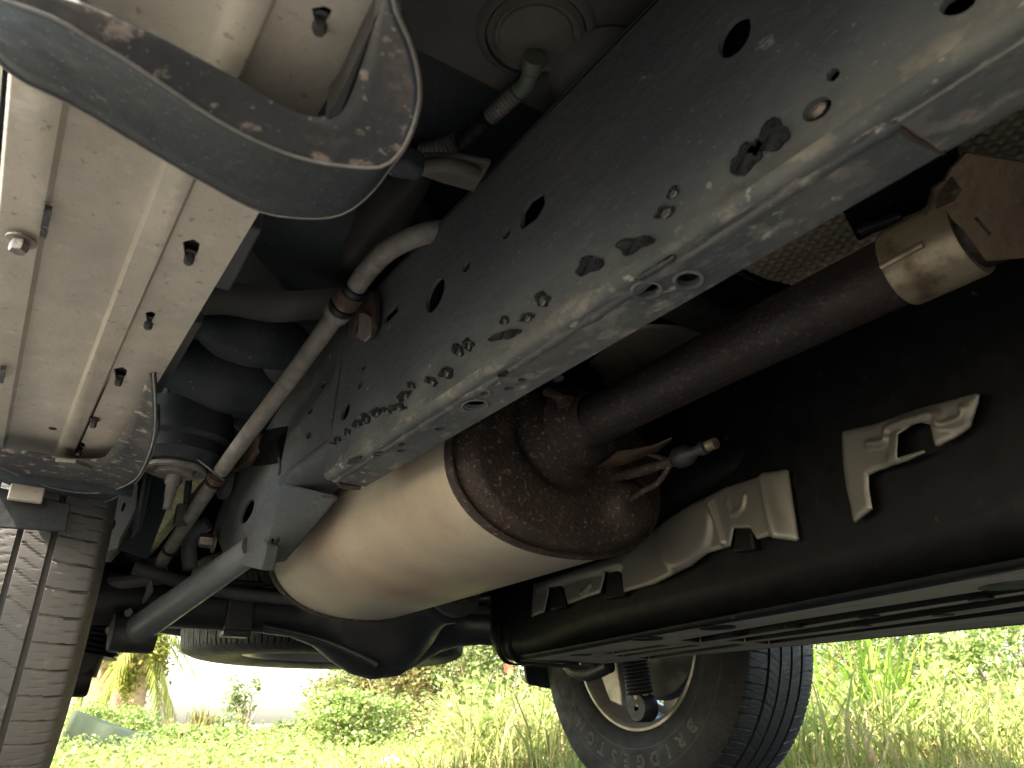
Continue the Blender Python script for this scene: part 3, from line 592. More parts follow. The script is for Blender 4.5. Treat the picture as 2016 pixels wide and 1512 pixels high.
# stained shield with window beside the sleeve
pn, pc = Vector((-.35, -.45, -.82)).normalized(), at(1920, 450, Z=.285)
uu = pn.cross(Vector((0, 1, 0))).normalized(); vv = pn.cross(uu)
def on(poly): return [((p - pc).dot(uu), (p - pc).dot(vv)) for p in (atp(x, y, pc, pn) for x, y in poly)]
plate('stained_shield', on([(1822, 425), (1870, 335), (1900, 300), (2080, 330), (2080, 500), (1990, 508), (1940, 512), (1900, 455), (1880, 438), (1860, 412), (1838, 420)]),
    [on([(1822 + 12, 372), (1872, 345), (1892, 372), (1875, 395), (1840, 410)]), on([(1915, 428), (1922, 425), (1950, 458), (1945, 463)])], pc, uu, vv, .003, 'rustplate', ex, 'rust stained plate with a square window')
m = MB(); m.prism([at(x, y, Z=.40) for x, y in ((1656, 415), (1780, 345), (1860, 300), (1900, 330), (1820, 415), (1762, 440), (1690, 480))], (0, 0, .03)); m.build('hanger_bracket', 'tank_shade_black', ex, bevel=.004)
m = MB(); m.tube([at(1690, 455, Z=.395), at(1735, 440, Z=.395), at(1775, 425, Z=.395)], .006, 8); m.build('hanger_rubber', 'boot', ex, smooth=50)
# thin heat-shield leaf, rod and valve below the pipe
m = MB(); lf = [((1163, 926), (1163, 925)), ((1195, 905), (1200, 922)), ((1215, 888), (1235, 912)), ((1250, 884), (1262, 902)), ((1290, 876), (1295, 888)), ((1322, 862), (1323, 866))]
m.sheet([[at(*a, X=.60), at((a[0] + b[0]) / 2, (a[1] + b[1]) / 2 - 2, X=.605), at(*b, X=.612)] for a, b in lf]); m.build('shield_leaf', 'rustplate', ex, 'thin curled metal leaf', solid=.002, smooth=40)
m = MB(); m.tube([at(1200, 943, X=.615), at(1260, 928, X=.615), at(1325, 908, X=.618)], .0062, 12); m.build('sensor_rod', 'cap', ex, smooth=70)
m = MB(); m.tube([at(1262, 888, X=.612), at(1308, 904, X=.615)], .003, 8); m.tube(spl([at(1322, 912, X=.617), at(1296, 950, X=.62), at(1268, 966, X=.622), at(1242, 984, X=.625)]), .0035, 8); m.build('bent_rod', 'cap', ex, smooth=70)
m = MB(); m.lathe(at(1325, 906, X=.622), at(1402, 876, X=.62) - at(1325, 906, X=.622), [(0, 0), (.008, .001), (.012, .008), (.0125, .022), (.009, .03), (.006, .034), (.006, .044), (.0075, .045), (.0075, .053), (.0035, .054), (.0035, .058), (0, .058)], 20); m.build('sensor_body', 'axle', ex, smooth=40)
m = MB(); m.tube([at(1378, 884, X=.622), at(1410, 872, X=.622)], .0062, 12); m.build('sensor_tip', 'clamp', ex, smooth=40)

# ---- heat shields of the tunnel
m = MB(); rows = []
for i in range(282):
    y = .425 - i * .0015; row = []
    for k in range(202):
        x = .365 + k * .0015
        z = .430; e = max(0, x - .625); z -= e * e * 14
        cxn = max(0, x - .60); cyn = max(0, y - .36)
        if cxn > 0 and cyn > 0 and math.hypot(cxn, cyn) > .066: row.append(W(.60 + cxn / math.hypot(cxn, cyn) * .066, .36 + cyn / math.hypot(cxn, cyn) * .066, z)); continue
        g = .0105; r0 = round(y / (g * .866)); xo = .5 * g * (r0 % 2); gx = (x - xo) / g; dd = math.hypot((gx - round(gx)) * g, y - r0 * g * .866)
        z -= .0026 * math.exp(-(dd / .0028) ** 2)
        row.append(W(min(x, .666), y, z))
    rows.append(row)
m.sheet(rows); m.build('heat_shield', 'dimple', suv, 'dimpled metal heat shield above the exhaust pipe', smooth=80)
m = MB(); oc = [at(x, y, Z=.42) for x, y in ((1160, 715), (1175, 700), (1215, 665), (1265, 640), (1330, 640), (1380, 650), (1415, 666), (1350, 705), (1270, 750), (1225, 772), (1195, 762), (1178, 730))]
ce = sum(oc, Vector()) / len(oc); cl = spl(oc, 4, True)
m.sheet([[ce + (p - ce) * s + Vector((0, 0, -.012 * (1 - s * s))) for p in cl] for s in (1, .9, .7, .45, .2, .001)], close=True); m.build('heat_shield', 'olive', suv, 'scratched olive grey shield behind the pipe', smooth=70, solid=.002)
m = MB(); m.prism([at(x, y, Z=.47) for x, y in ((1385, 590), (1450, 535), (1560, 600), (1500, 640), (1430, 625))], (0, 0, .01)); m.build('tunnel_panel', 'floor', suv, bevel=.004)
m = MB(); m.box(W(.56, .2, .51), (.42, 1.6, .012)); m.build('tunnel_roof', 'tank_shade_black', suv)
m = MB()
rows = []
for i in range(60):
    y = .94 - i * .0024
    rows.append([W(.38 + k * .0024, y, .405 - .0022 * math.exp(-(math.hypot((((.38 + k * .0024) / .0105 + .5 * (round(y / .0091) % 2)) % 1 - .5) * .0105, y - round(y / .0091) * .0091) / .0026) ** 2)) for k in range(100)])
m.sheet(rows); m.build('heat_shield', 'dimple', suv, 'dimpled shield above the silencer', smooth=80)
m = MB(); m.tube([at(1075, 770, X=.50), at(1110, 785, X=.51), at(1130, 800, X=.52)], .006, 8); m.box(at(1118, 795, X=.515), (.02, .02, .012)); m.build('silencer_hanger', 'rust', suv, smooth=40)

# ---- gearbox and driveshaft
m = MB(); rows = []
for y, sx, sz in ((.16, .03, .03), (.14, .10, .09), (0, .13, .12), (-.4, .17, .15), (-.9, .21, .17), (-1.5, .23, .18)):
    rows.append([W(.78 + sx * math.copysign(abs(math.cos(t)) ** .6, math.cos(t)), y, .36 + sz * math.copysign(abs(math.sin(t)) ** .6, math.sin(t))) for t in [2 * math.pi * k / 28 for k in range(28)]])
m.sheet(rows, close=True); m.build('gearbox', 'tank_shade_black', suv, smooth=50)  # dark housing, put in to shut out light from the front

# ---- rear axle
AY, AZ = 1.57, .205
ax = empty('rear_axle', W(.69, AY, AZ), suv); ax['label'] = 'black rear axle with bulging differential'
m = MB(); rows = []
for x, lo in ((.14, .158), (.2, .16), (.34, .162), (.45, .163), (.52, .158), (.57, .143), (.62, .112), (.66, .092), (.70, .084), (.75, .090), (.80, .115), (.85, .142), (.90, .158), (.96, .165), (1.05, .166), (1.2, .165), (1.40, .165)):
    r = AZ - lo; ry = max(r * 1.05, .042)
    rows.append([W(x, AY + ry * math.cos(t), AZ + r * math.sin(t)) for t in [2 * math.pi * k / 32 for k in range(32)]])
rows2 = []
for k in range(len(rows) - 1):
    for t in (0, .25, .5, .75):
        sm = t * t * (3 - 2 * t); rows2.append([a.lerp(b, t) for a, b in zip(rows[k], rows[k + 1])])
m.sheet(rows2 + [rows[-1]], close=True); m.build('axle_housing', 'axle', ax, smooth=60)
m = MB(); m.tube(spl([W(.45, AY - .04, AZ - .034), W(.55, AY - .06, AZ - .052), W(.62, AY - .095, AZ - .08), W(.66, AY - .11, AZ - .10)]), .006, 10); m.build('housing_rib', 'axle', ax, smooth=80)
m = MB(); m.lathe(W(.70, AY, AZ + .005), (.03, -1, .08), [(.12, .05), (.105, .10), (.085, .15), (.070, .20), (.062, .25), (.060, .28), (.066, .285), (.066, .295), (.058, .30), (.0, .30)], 36); m.build('pinion_housing', 'axle', ax, smooth=50)
pf = W(.712, AY - .305, AZ + .03)
m = MB(); m.lathe(pf, (.03, -1, .08), [(0, 0), (.058, .001), (.060, .006), (.058, .012), (.03, .014), (0, .014)], 36); m.build('pinion_flange', 'beam', ax, smooth=40)
m = MB(); m.tube([pf + Vector((0, -.01, 0)), W(.74, .9, .285), W(.78, .1, .34)], [.034, .034, .034], 24); m.build('driveshaft', 'tank_shade_black', ax, smooth=70)  # shade put into the shaft's black colour
m = MB()
for k in range(4):
    a = k * math.pi / 2 + .4; m.box(pf + Vector((.026 * math.cos(a), -.03, .026 * math.sin(a))), (.022, .036, .022))
m.build('universal_joint', 'rust', ax, bevel=.004)
m = MB(); m.box(W(.40, AY - .05, AZ - .004), (.05, .012, .085)); m.box(W(.40, AY - .035, AZ + .04), (.075, .05, .012)); m.box(W(.40, AY - .035, AZ - .05), (.05, .04, .014)); m.build('bar_clamp', 'axle', ax, bevel=.004)
m = MB(); m.tube(spl([W(.20, AY - .08, AZ + .045), W(.36, AY - .075, AZ + .018), W(.60, AY - .12, AZ + .012), W(.8, AY - .13, AZ + .02), W(1.2, AY - .08, AZ + .03)]), .012, 12); m.build('stabiliser_bar', 'beam', ax, smooth=80)
m = MB(); m.tube(spl([W(.5, AY + .04, AZ + .03), W(.9, AY + .05, AZ + .06), W(1.3, AY + .02, AZ + .12)]), .014, 10); m.build('lateral_rod', 'axle', ax, smooth=80)

# ---- wheels
TR, TW = .395, .265
def tyre_mesh():
    xs = list(np.linspace(-.112, .112, 45)); na = 1560
    for g, wd in ((-.058, .0038), (-.019, .0034), (.019, .0034), (.058, .0038)):
        xs = [x for x in xs if abs(x - g) > wd + .0016] + [g - wd - .0005, g - wd + .0005, g, g + wd - .0005, g + wd + .0005]
    xs = np.array(sorted(xs))
    th = np.arange(na) * 2 * math.pi / na
    prof = [(-.100, .222), (-.112, .228), (-.122, .245), (-.1295, .275), (-.1325, .302), (-.1318, .330), (-.1275, .354), (-.1215, .371), (-.1165, .380)]
    cols = []; 
    arc = th * TR
    for x, r in prof: cols.append((np.full(na, x), np.full(na, r) - (0.0022 * ((arc / .0165 % 1) < .22) if .350 < r < .375 else 0)))
    for x in xs:
        r = TR - .010 * (abs(x) / .112) ** 2.6
        dep = np.zeros(na)
        zig = 0
        for g, wd in ((-.058, .0038), (-.019, .0034), (.019, .0034), (.058, .0038)):
            dep = np.maximum(dep, .0085 * float(abs(x - g) < wd))
        ax_ = abs(x); sg = 1 if x > 0 else -1
        if ax_ > .062:
            ph = (arc + .16 * (ax_ - .062) - 1.6 * (ax_ - .062) ** 2) / .0345 % 1
            dep = np.maximum(dep, (.0026 + .0040 * (ax_ > .094)) * (ph < .085) * (ax_ > .064))
            dep = np.maximum(dep, .0011 * (((ph > .36) & (ph < .405)) | ((ph > .68) & (ph < .725))) * ((.072 < ax_) & (ax_ < .090)))
            dep = np.maximum(dep, .002 * ((ph > .50) & (ph < .58)) * (ax_ > .100))
        elif ax_ > .023:
            ph = (arc + .62 * ax_) / .0345 % 1
            dep = np.maximum(dep, .0022 * (ph < .05)); dep = np.maximum(dep, .0012 * ((ph > .48) & (ph < .525)) * ((.030 < ax_) & (ax_ < .048)))
        else:
            ph = (arc + .35 * x) / .0345 % 1
            dep = np.maximum(dep, .0012 * ((ph % .33) < .045) * (ax_ < .012))
        cols.append((np.full(na, x), r - dep))
    for x, r in prof[::-1]: cols.append((np.full(na, -x), np.full(na, r) - (0.0022 * ((arc / .0165 % 1) < .22) if .350 < r < .375 else 0)))
    X = np.array([c[0] for c in cols]); R = np.array([c[1] for c in cols])
    V = np.stack([X, R * np.cos(th), R * np.sin(th)], -1).reshape(-1, 3); nc = len(cols)
    i = np.arange(nc - 1)[:, None]; k = np.arange(na)[None, :]; k2 = (k + 1) % na
    F = np.stack([i * na + k, (i + 1) * na + k, (i + 1) * na + k2, i * na + k2], -1).reshape(-1, 4)
    me = bpy.data.meshes.new('tyre'); me.vertices.add(len(V)); me.vertices.foreach_set('co', V.ravel())
    me.loops.add(F.size); me.loops.foreach_set('vertex_index', F.ravel().astype(np.int32)); me.polygons.add(len(F))
    me.polygons.foreach_set('loop_start', np.arange(0, F.size, 4, dtype=np.int32)); me.update(calc_edges=True)
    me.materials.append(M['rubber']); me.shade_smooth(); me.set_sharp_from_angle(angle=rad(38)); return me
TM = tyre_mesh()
def rim_mesh():
    m = MB()
    m.lathe((0, 0, 0), VX, [(.223, -.105), (.232, -.112), (.230, -.1165), (.224, -.117), (.217, -.112), (.212, -.10), (.210, -.085), (.203, -.075), (.200, .03), (.206, .06), (.21, .085), (.222, .11), (.232, .112)], 90)
    me = m.mesh(); me.materials.append(M['rim']); me.shade_smooth(); me.set_sharp_from_angle(angle=rad(40)); return me
RM = rim_mesh()
hol = []
for k in range(6):
    a = 2 * math.pi * k / 6 + .2
    hol.append([(r * math.cos(a + t), r * math.sin(a + t)) for r, t in ((.10, -.22), (.14, -.30), (.182, -.34), (.188, -.15), (.188, .15), (.182, .34), (.14, .30), (.10, .22))])
FM = plate_mesh([(.202 * math.cos(2 * math.pi * k / 64), .202 * math.sin(2 * math.pi * k / 64)) for k in range(64)], hol, (.055, 0, 0), VY, VZ, .018)
FM.materials.append(M['rim'])
def local(name, me, parent):
    o = bpy.data.objects.new(name, me); col.objects.link(o); o.parent = parent; return o
def wheel(loc, lab, rot=(0, 0, 0), hub=True, spin=0):
    w = empty('wheel', loc, suv); w.rotation_euler = rot; w['label'] = lab
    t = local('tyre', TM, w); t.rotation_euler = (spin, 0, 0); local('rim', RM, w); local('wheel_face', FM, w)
    if hub:
        m = MB(); m.lathe((0, 0, 0), VX, [(0, -.045), (.09, -.045), (.15, -.035), (.158, -.02), (.158, -.01), (.06, -.008), (.05, .05), (0, .05)], 40)
        me = m.mesh(); me.materials.append(M['axle']); me.shade_smooth(); me.set_sharp_from_angle(angle=rad(40)); local('brake_drum', me, w)
    return w
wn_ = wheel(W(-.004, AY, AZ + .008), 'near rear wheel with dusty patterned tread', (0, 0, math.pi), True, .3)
wf = wheel(W(1.543, AY, AZ + .008), 'far rear wheel with raised sidewall lettering')
ws = wheel(W(.835, 2.20, .292), 'spare wheel slung flat behind the axle', (rad(6), rad(-90), 0), False)
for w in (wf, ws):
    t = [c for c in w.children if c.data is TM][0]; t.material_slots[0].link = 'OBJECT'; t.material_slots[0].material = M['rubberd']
# raised outline lettering on the inner side of the far tyre
def side_x(r):
    P = [(.228, -.112), (.245, -.122), (.275, -.1295), (.300, -.1325), (.325, -.1315), (.346, -.1275)]
    return float(np.interp(r, [p[0] for p in P], [p[1] for p in P]))
letters = []
for k, ch in enumerate('BRIDGESTONE'):
    cu = bpy.data.curves.new('t', 'FONT'); cu.body = ch; cu.size = .042; cu.align_x = 'CENTER'; cu.fill_mode = 'NONE'; cu.bevel_depth = .0012; cu.bevel_resolution = 0; cu.resolution_u = 3
    ob = bpy.data.objects.new('t', cu); col.objects.link(ob); dg = bpy.context.evaluated_depsgraph_get(); me = bpy.data.meshes.new_from_object(ob.evaluated_get(dg))
    bpy.data.objects.remove(ob); bpy.data.curves.remove(cu)
    ph = rad(137 + 9.6 * k); rv = Vector((0, -math.sin(ph), math.cos(ph))); tv = Vector((0, -math.cos(ph), -math.sin(ph)))
    for v in me.vertices:
        r = .284 + v.co.y; p = rv * r + tv * v.co.x * 1.0; v.co = Vector((side_x(r) - .0003 + v.co.z, p.y, p.z))
    me.materials.clear(); me.materials.append(M['letter']); letters.append(local('raised_letter', me, wf))
m = MB(); rc = [(0.320, 0), (.3215, .0)]
for r0 in (.2705, .3235):
    x = side_x(r0); m.lathe((0, 0, 0), VX, [(r0 - .001, x + .001), (r0, x - .0012), (r0 + .001, x + .001)], 96)
me = m.mesh(); me.materials.append(M['rubber']); me.shade_smooth(); local('sidewall_rib', me, wf)

# ---- shock absorbers with ribbed boots
def shock(p, q, r, lab):
    root = empty('shock_absorber', (p + q) / 2, suv); root['label'] = lab; d = q - p; L = d.length; n = int(L / .0105) * 4
    m = MB(); m.tube([p + d * (i / n) * .80 for i in range(n + 1)], [r * (1 + .09 * (1, .5, -1, .5)[i % 4]) for i in range(n + 1)], 24); m.build('boot', 'boot', root, smooth=70)
    m = MB(); m.tube([p + d * .78, p + d * .97], r * .62, 18); m.build('damper_body', 'rim' if r < .035 else 'boot', root, smooth=50)
    m = MB(); m.lathe(q + Vector((-.022, 0, 0)), VX, [(.008, 0), (.030, 0), (.032, .004), (.032, .040), (.030, .044), (.008, .044)], 26); m.build('lower_eye', 'boot', root, smooth=45)
    return root
shock(at(228, 1120, Y=1.66), at(150, 1335, Y=1.66), .052, 'near shock absorber in a black ribbed boot')
shock(at(1240, 1255, X=1.33), at(1266, 1393, X=1.36), .030, 'far shock absorber with ribbed boot and pale lower tube')
m = MB(); m.prism([at(x, y, X=1.40) for x, y in ((1182, 1330), (1215, 1300), (1225, 1392), (1200, 1380))], (.02, 0, 0)); m.build('backing_plate', 'rim', suv, bevel=.004)
m = MB(); m.tube(spl([at(1112, 1300, X=1.30), at(1135, 1322, X=1.30), at(1165, 1325, X=1.30), at(1200, 1310, X=1.3)]), .018, 12); m.build('axle_bracket', 'axle', suv, smooth=60)
# mud flap of the far wheel
m = MB(); m.prism(spl([at(x, y, Y=1.99) for x, y in ((1037, 1270), (1037, 1335), (1044, 1347), (1056, 1350), (1110, 1352), (1110, 1270))], 3, True), (0, .008, 0)); m.build('mud_flap', 'black', suv, 'dark flexible mud flap behind the far wheel')
# white bent panel by the near wheel
m = MB()
wp = [at(x, y, Y=1.42) for x, y in ((264, 944), (272, 955), (268, 1000), (250, 1035), (236, 1060), (232, 1078), (204, 1087), (212, 1050), (222, 1008), (236, 975))]
dpt = [(0, 0, 0)] * 10; m.prism(wp, (.0, .004, 0)); wpo = m.build('bent_panel', 'white', suv, 'white bent panel with two slots beside the near tyre', bevel=.001)
for (x, y) in ((243, 998), (224, 1033)):
    m = MB(); m.prism([at(px, py, Y=1.4185) for px, py in ell(x, y, 10, 3, 72, 10)], (0, .001, 0)); m.build('slot', 'chip', wpo)
m = MB(); m.prism([at(x, y, Y=1.425) for x, y in ((264, 942), (300, 905), (318, 925), (285, 990), (272, 1000))], (0, .004, 0)); m.prism([at(x, y, Y=1.43) for x, y in ((300, 935), (345, 960), (290, 1100), (232, 1080), (268, 1010))], (0, .004, 0)); m.build('splash_panel', 'floordark', suv)

# ---- fuel tank with its shields and skid plate
def nearx(y): return .862 - .205 * (1.25 - y) if y < 1.25 else .862
tk = empty('fuel_tank', W(.9, .8, .2), suv); tk['label'] = 'black fuel tank and guard hanging on the far side of the exhaust'
m = MB(); rows = []
for y, ins in ((1.40, .05), (1.39, .022), (1.365, .006), (1.33, 0), (1.2, 0), (1.0, 0), (.8, 0), (.6, 0), (.4, 0), (.2, 0), (0, 0), (-.25, .0)):
    xa, xb, za, zb_ = nearx(y) + ins * .6, 1.066 - ins, (.126 if y < 1.1 else .1135) + ins, .56 - ins; r = .034; row = []  # body carried up to the floor as a black wall hiding lit panels
    for cx_, cz, a0 in ((xa + r, za + r, 180), (xb - r, za + r, 270), (xb - r, zb_ - r, 0), (xa + r, zb_ - r, 90)):
        for k in range(7): a = rad(a0 + 15 * k); row.append(W(cx_ + r * math.cos(a), y, cz + r * math.sin(a)))
    rows.append(row)
m.sheet(rows, close=True); m.add([W(.96, 1.402, .24)], []); m.build('tank_body', 'tank_shade_black', tk, smooth=50)
for y in (1.335, 1.30):
    m = MB(); row = []
    for yy in (y - .007, y + .007):
        xa = nearx(yy) - .003; row.append([W(xa + .037 - .037 * math.cos(t), yy, .108 + .037 - .037 * math.sin(t)) for t in [math.pi / 2 * k / 8 for k in range(9)]] + [W(1.07, yy, .108)])
        row[-1] = [W(xa, yy, .30)] + row[-1]
    m.sheet(row); m.build('tank_strap', 'tank_shade_black', tk, smooth=50, solid=.003)
GR = [(.105, .020, .30, .84), (.165, .020, .28, .80), (.232, .018, .30, .81), (.098, .012, .90, 1.08), (.150, .012, .88, 1.12), (.212, .014, .84, 1.12), (.29, .012, -.2, .40), (.105, .02, -.26, .24), (.165, .02, -.26, .22), (.232, .018, -.26, .24)]
rr = .012; cols_ = [(.0, .1175), (.0006, .1148), (.002, .1130), (.005, .1122), (rr, .112)]
offs = list(np.linspace(rr + .004, .62, 150))
for g, hw, _, _ in GR[:6]:
    offs = [o for o in offs if min(abs(o - g + hw), abs(o - g - hw)) > .0022] + [g - hw - .0007, g - hw + .0007, g + hw - .0007, g + hw + .0007]
offs = sorted(offs)
yl = list(np.linspace(-.28, 1.255, 300))
for _, _, y0, y1 in GR:
    for e in (y0, y1): yl = [y for y in yl if abs(y - e) > .003] + [e - .001, e + .001]
yl = sorted(yl); m = MB(); rows = []; msk = []
for y in yl:
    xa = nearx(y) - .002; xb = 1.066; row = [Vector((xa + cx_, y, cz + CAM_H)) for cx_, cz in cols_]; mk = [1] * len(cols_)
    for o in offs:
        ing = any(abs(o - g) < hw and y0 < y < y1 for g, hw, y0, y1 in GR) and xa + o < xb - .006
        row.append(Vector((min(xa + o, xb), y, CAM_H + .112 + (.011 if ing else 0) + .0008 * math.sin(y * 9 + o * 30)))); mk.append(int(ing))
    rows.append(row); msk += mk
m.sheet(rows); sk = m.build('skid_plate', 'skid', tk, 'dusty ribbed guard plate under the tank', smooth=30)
sk.data.materials.append(M['tank_shade_black']); msk = np.array(msk)         # dust on the proud faces; shade of recesses and near edge painted black
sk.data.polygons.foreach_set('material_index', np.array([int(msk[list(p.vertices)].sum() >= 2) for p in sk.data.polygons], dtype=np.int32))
for (x, y, hw) in ((1932, 1181, .010), (1711, 1216, .010), (1857, 1212, .010), (1564, 1236, .010), (1698, 1233, .010), (1438, 1254, .010), (1413, 1237, .020), (1275, 1259, .020), (1144, 1290, .018), (1998, 1153, .024)):
    c = at(x, y, Z=.1108); d = MB(); d.prism([c + Vector((hw * math.cos(t), hw * 1.25 * math.sin(t), 0)) for t in [2 * math.pi * k / 18 for k in range(18)]], (0, 0, .003)); d.build('dark_hole_disc', 'tank_shade_black', tk)  # flat black discs in place of the shaded holes in the plate
m = MB(); m.tube(spl([at(x, y, Z=.120) for x, y in ((1630, 1196), (1650, 1200), (1720, 1190), (1738, 1180), (1722, 1176))]), .003, 8); m.build('wire_clip', 'black', tk, smooth=80)
# aluminium shields on the tank's near side
pd = Vector((nearx(.4) - nearx(1.2), .4 - 1.2, 0)).normalized(); pnr = Vector((-pd.y, pd.x, 0)).normalized()
pq = W(nearx(.8) - .012, .8, .25); 
def ons(poly): return [((p - pq).dot(-pd), (p - pq).dot(VZ)) for p in (atp(x, y, pq, pnr) for x, y in poly)]
sh1 = [(1046, 1215), (1050, 1150), (1110, 1130), (1240, 1085), (1300, 1030), (1430, 958), (1542, 922), (1552, 990), (1564, 1066), (1516, 1056), (1492, 1062), (1478, 1040), (1444, 1040), (1436, 1076), (1392, 1088), (1362, 1114), (1288, 1150), (1226, 1166), (1222, 1130), (1192, 1126), (1182, 1168), (1116, 1190), (1108, 1156), (1082, 1156), (1072, 1205)]
def seg_d(px, py, pl):
    d = np.full(px.shape, 1e9)
    for (ax_, ay_), (bx_, by_) in zip(pl, pl[1:]):
        vx, vy = bx_ - ax_, by_ - ay_; t = np.clip(((px - ax_) * vx + (py - ay_) * vy) / max(1e-12, vx * vx + vy * vy), 0, 1)
        d = np.minimum(d, np.hypot(px - ax_ - t * vx, py - ay_ - t * vy))
    return d
def inside_poly(px, py, pl):
    c = np.zeros(px.shape, bool)
    for (ax_, ay_), (bx_, by_) in zip(pl, pl[1:] + pl[:1]):
        hit = ((ay_ > py) != (by_ > py)); c ^= hit & (px < (bx_ - ax_) * (py - ay_) / (by_ - ay_ + 1e-12) + ax_)
    return c
def relief(name, poly, holes, ribs, bulges, roll, lab, step=.0016):
    """pressed sheet: real outline and openings, ridges and bulged fields stood off the tank side, one rolled edge"""
    P = ons(poly); us = [p[0] for p in P]; vs = [p[1] for p in P]
    u = np.arange(min(us) - step, max(us) + step, step); v = np.arange(min(vs) - step, max(vs) + step, step); U, V = np.meshgrid(u, v)
    ins = inside_poly(U, V, P)
    for hh in holes: ins &= ~inside_poly(U, V, ons(hh))
    D = np.zeros(U.shape)
    for rb_, rr_, hh_ in ribs: D += hh_ * np.exp(-(seg_d(U, V, [(q.x, q.y) for q in spl([Vector((*p, 0)) for p in ons(rb_)], 5)]) / rr_) ** 2)
    for bl, hh_ in bulges:
        pl = [(q.x, q.y) for q in spl([Vector((*p, 0)) for p in ons(bl)], 4, True)]; w = seg_d(U, V, pl + pl[:1]); sd = np.where(inside_poly(U, V, pl), w, -w); D += hh_ / (1 + np.exp(-sd / .0022))
    edge = seg_d(U, V, P + P[:1]); D -= .0016 * np.exp(-(edge / .003) ** 2)
    D += .0015 * np.sin(U * 31) * np.sin(V * 47 + 1)
    if roll:
        ur = ons([roll])[0][0]; x = np.clip((ur - U) / .03, 0, None); D -= .018 * np.minimum(x, 1.3) ** 2
    idx = -np.ones(U.shape, int); use = np.zeros(U.shape, bool); q = ins[:-1, :-1] & ins[1:, :-1] & ins[:-1, 1:] & ins[1:, 1:]
    use[:-1, :-1] |= q; use[1:, :-1] |= q; use[:-1, 1:] |= q; use[1:, 1:] |= q; idx[use] = np.arange(use.sum())
    loops = [P] + [ons(hh) for hh in holes]; UU, VV = U[use], V[use]; best = np.full(UU.shape, 1e9); bu, bv = UU.copy(), VV.copy()
    for lp in loops:                                  # the rim of the mesh is drawn onto the outline
        for (ax_, ay_), (bx_, by_) in zip(lp, lp[1:] + lp[:1]):
            vx, vy = bx_ - ax_, by_ - ay_; t = np.clip(((UU - ax_) * vx + (VV - ay_) * vy) / max(1e-12, vx * vx + vy * vy), 0, 1)
            qx, qy = ax_ + t * vx, ay_ + t * vy; d = np.hypot(UU - qx, VV - qy); k = d < best; best[k] = d[k]; bu[k] = qx[k]; bv[k] = qy[k]
    cnt = np.zeros(U.shape, int); cnt[:-1, :-1] += q; cnt[1:, :-1] += q; cnt[:-1, 1:] += q; cnt[1:, 1:] += q
    rim_ = (cnt[use] < 4) & (best < step * 1.6); U = U.copy(); V = V.copy(); UU[rim_] = bu[rim_]; VV[rim_] = bv[rim_]; U[use] = UU; V[use] = VV
    base = np.array(pq); co = base + U[use][:, None] * np.array(-pd) + V[use][:, None] * np.array(VZ) + D[use][:, None] * np.array(out_n)
    f = np.stack([idx[:-1, :-1][q], idx[:-1, 1:][q], idx[1:, 1:][q], idx[1:, :-1][q]], 1)
    me = bpy.data.meshes.new(name); me.from_pydata([tuple(c) for c in co], [], [tuple(int(k) for k in x) for x in f])
    return link(name, me, 'foil', tk, lab, smooth=80, solid=.0015)
out_n = pnr if pnr.x < 0 else -pnr
relief('tank_shield', sh1, [], [([(1404, 990), (1414, 1030), (1424, 1068)], .004, .005), ([(1432, 985), (1442, 1012), (1462, 1000), (1466, 975)], .003, .003), ([(1508, 942), (1522, 1000), (1538, 1056)], .009, .010), ([(1140, 1150), (1148, 1168), (1165, 1150)], .003, .003)],
    [([(1306, 1030), (1306, 1085), (1330, 1122), (1376, 1098), (1400, 1050), (1394, 985)], .006), ([(1060, 1165), (1080, 1140), (1200, 1105), (1216, 1118), (1110, 1145)], .004)], (1528, 990), 'pale aluminium shield with notches along its lower edge')
sh2 = [(1657, 850), (1714, 836), (1800, 806), (1929, 773), (1926, 792), (1909, 841), (1880, 862), (1850, 882), (1790, 908), (1727, 927), (1709, 936), (1710, 965), (1716, 1002), (1679, 1030), (1664, 960), (1659, 909)]
relief('tank_shield', sh2, [[(1773, 856), (1800, 838), (1818, 833), (1839, 837), (1848, 880), (1773, 902)]], [([(1712, 874), (1744, 868), (1752, 842), (1840, 815), (1852, 832), (1862, 836), (1896, 824), (1900, 805)], .0035, .005)],
    [([(1755, 880), (1762, 848), (1835, 822), (1860, 845), (1868, 885), (1760, 915)], .004)], None, 'separate angled aluminium shield with a square opening')
for (x, y) in ((1290, 1120), (1495, 1012), (1150, 1142), (1685, 870), (1880, 815)):
    hexbolt(atp(x, y, pq, pnr), -pnr if (-pnr).dot(Vector((0, -1, 0))) > 0 else pnr, .0045, .005, 'bolt', 'darkbolt', tk)
for (x, y, w, h) in ((1096, 1176, 15, 26), (1208, 1150, 18, 30), (1462, 1062, 20, 26)):
    m = MB(); m.prism([atp(x + dx * w, y + dy * h, pq, pnr) for dx, dy in ((-1, 1), (-.75, -.8), (-.4, -1), (.4, -1), (.75, -.85), (1.1, .8))], pnr * .02); m.build('tank_clip', 'tank_shade_black', tk, bevel=.003)
m = MB(); m.prism([W(.12, -.55, .10), W(1.42, -.55, .10), W(1.40, -1.85, .16), W(.14, -1.85, .16)], (0, 0, .02)); m.build('unseen_light_guard', 'tank_shade_black', suv, bevel=.01)  # out of view, added to block light bouncing off the front ground
wheel(W(-.004, -1.22, AZ + .008), 'near front wheel', (0, 0, math.pi)); wheel(W(1.543, -1.22, AZ + .008), 'far front wheel')  # front wheels out of view, added to cut light on the rail
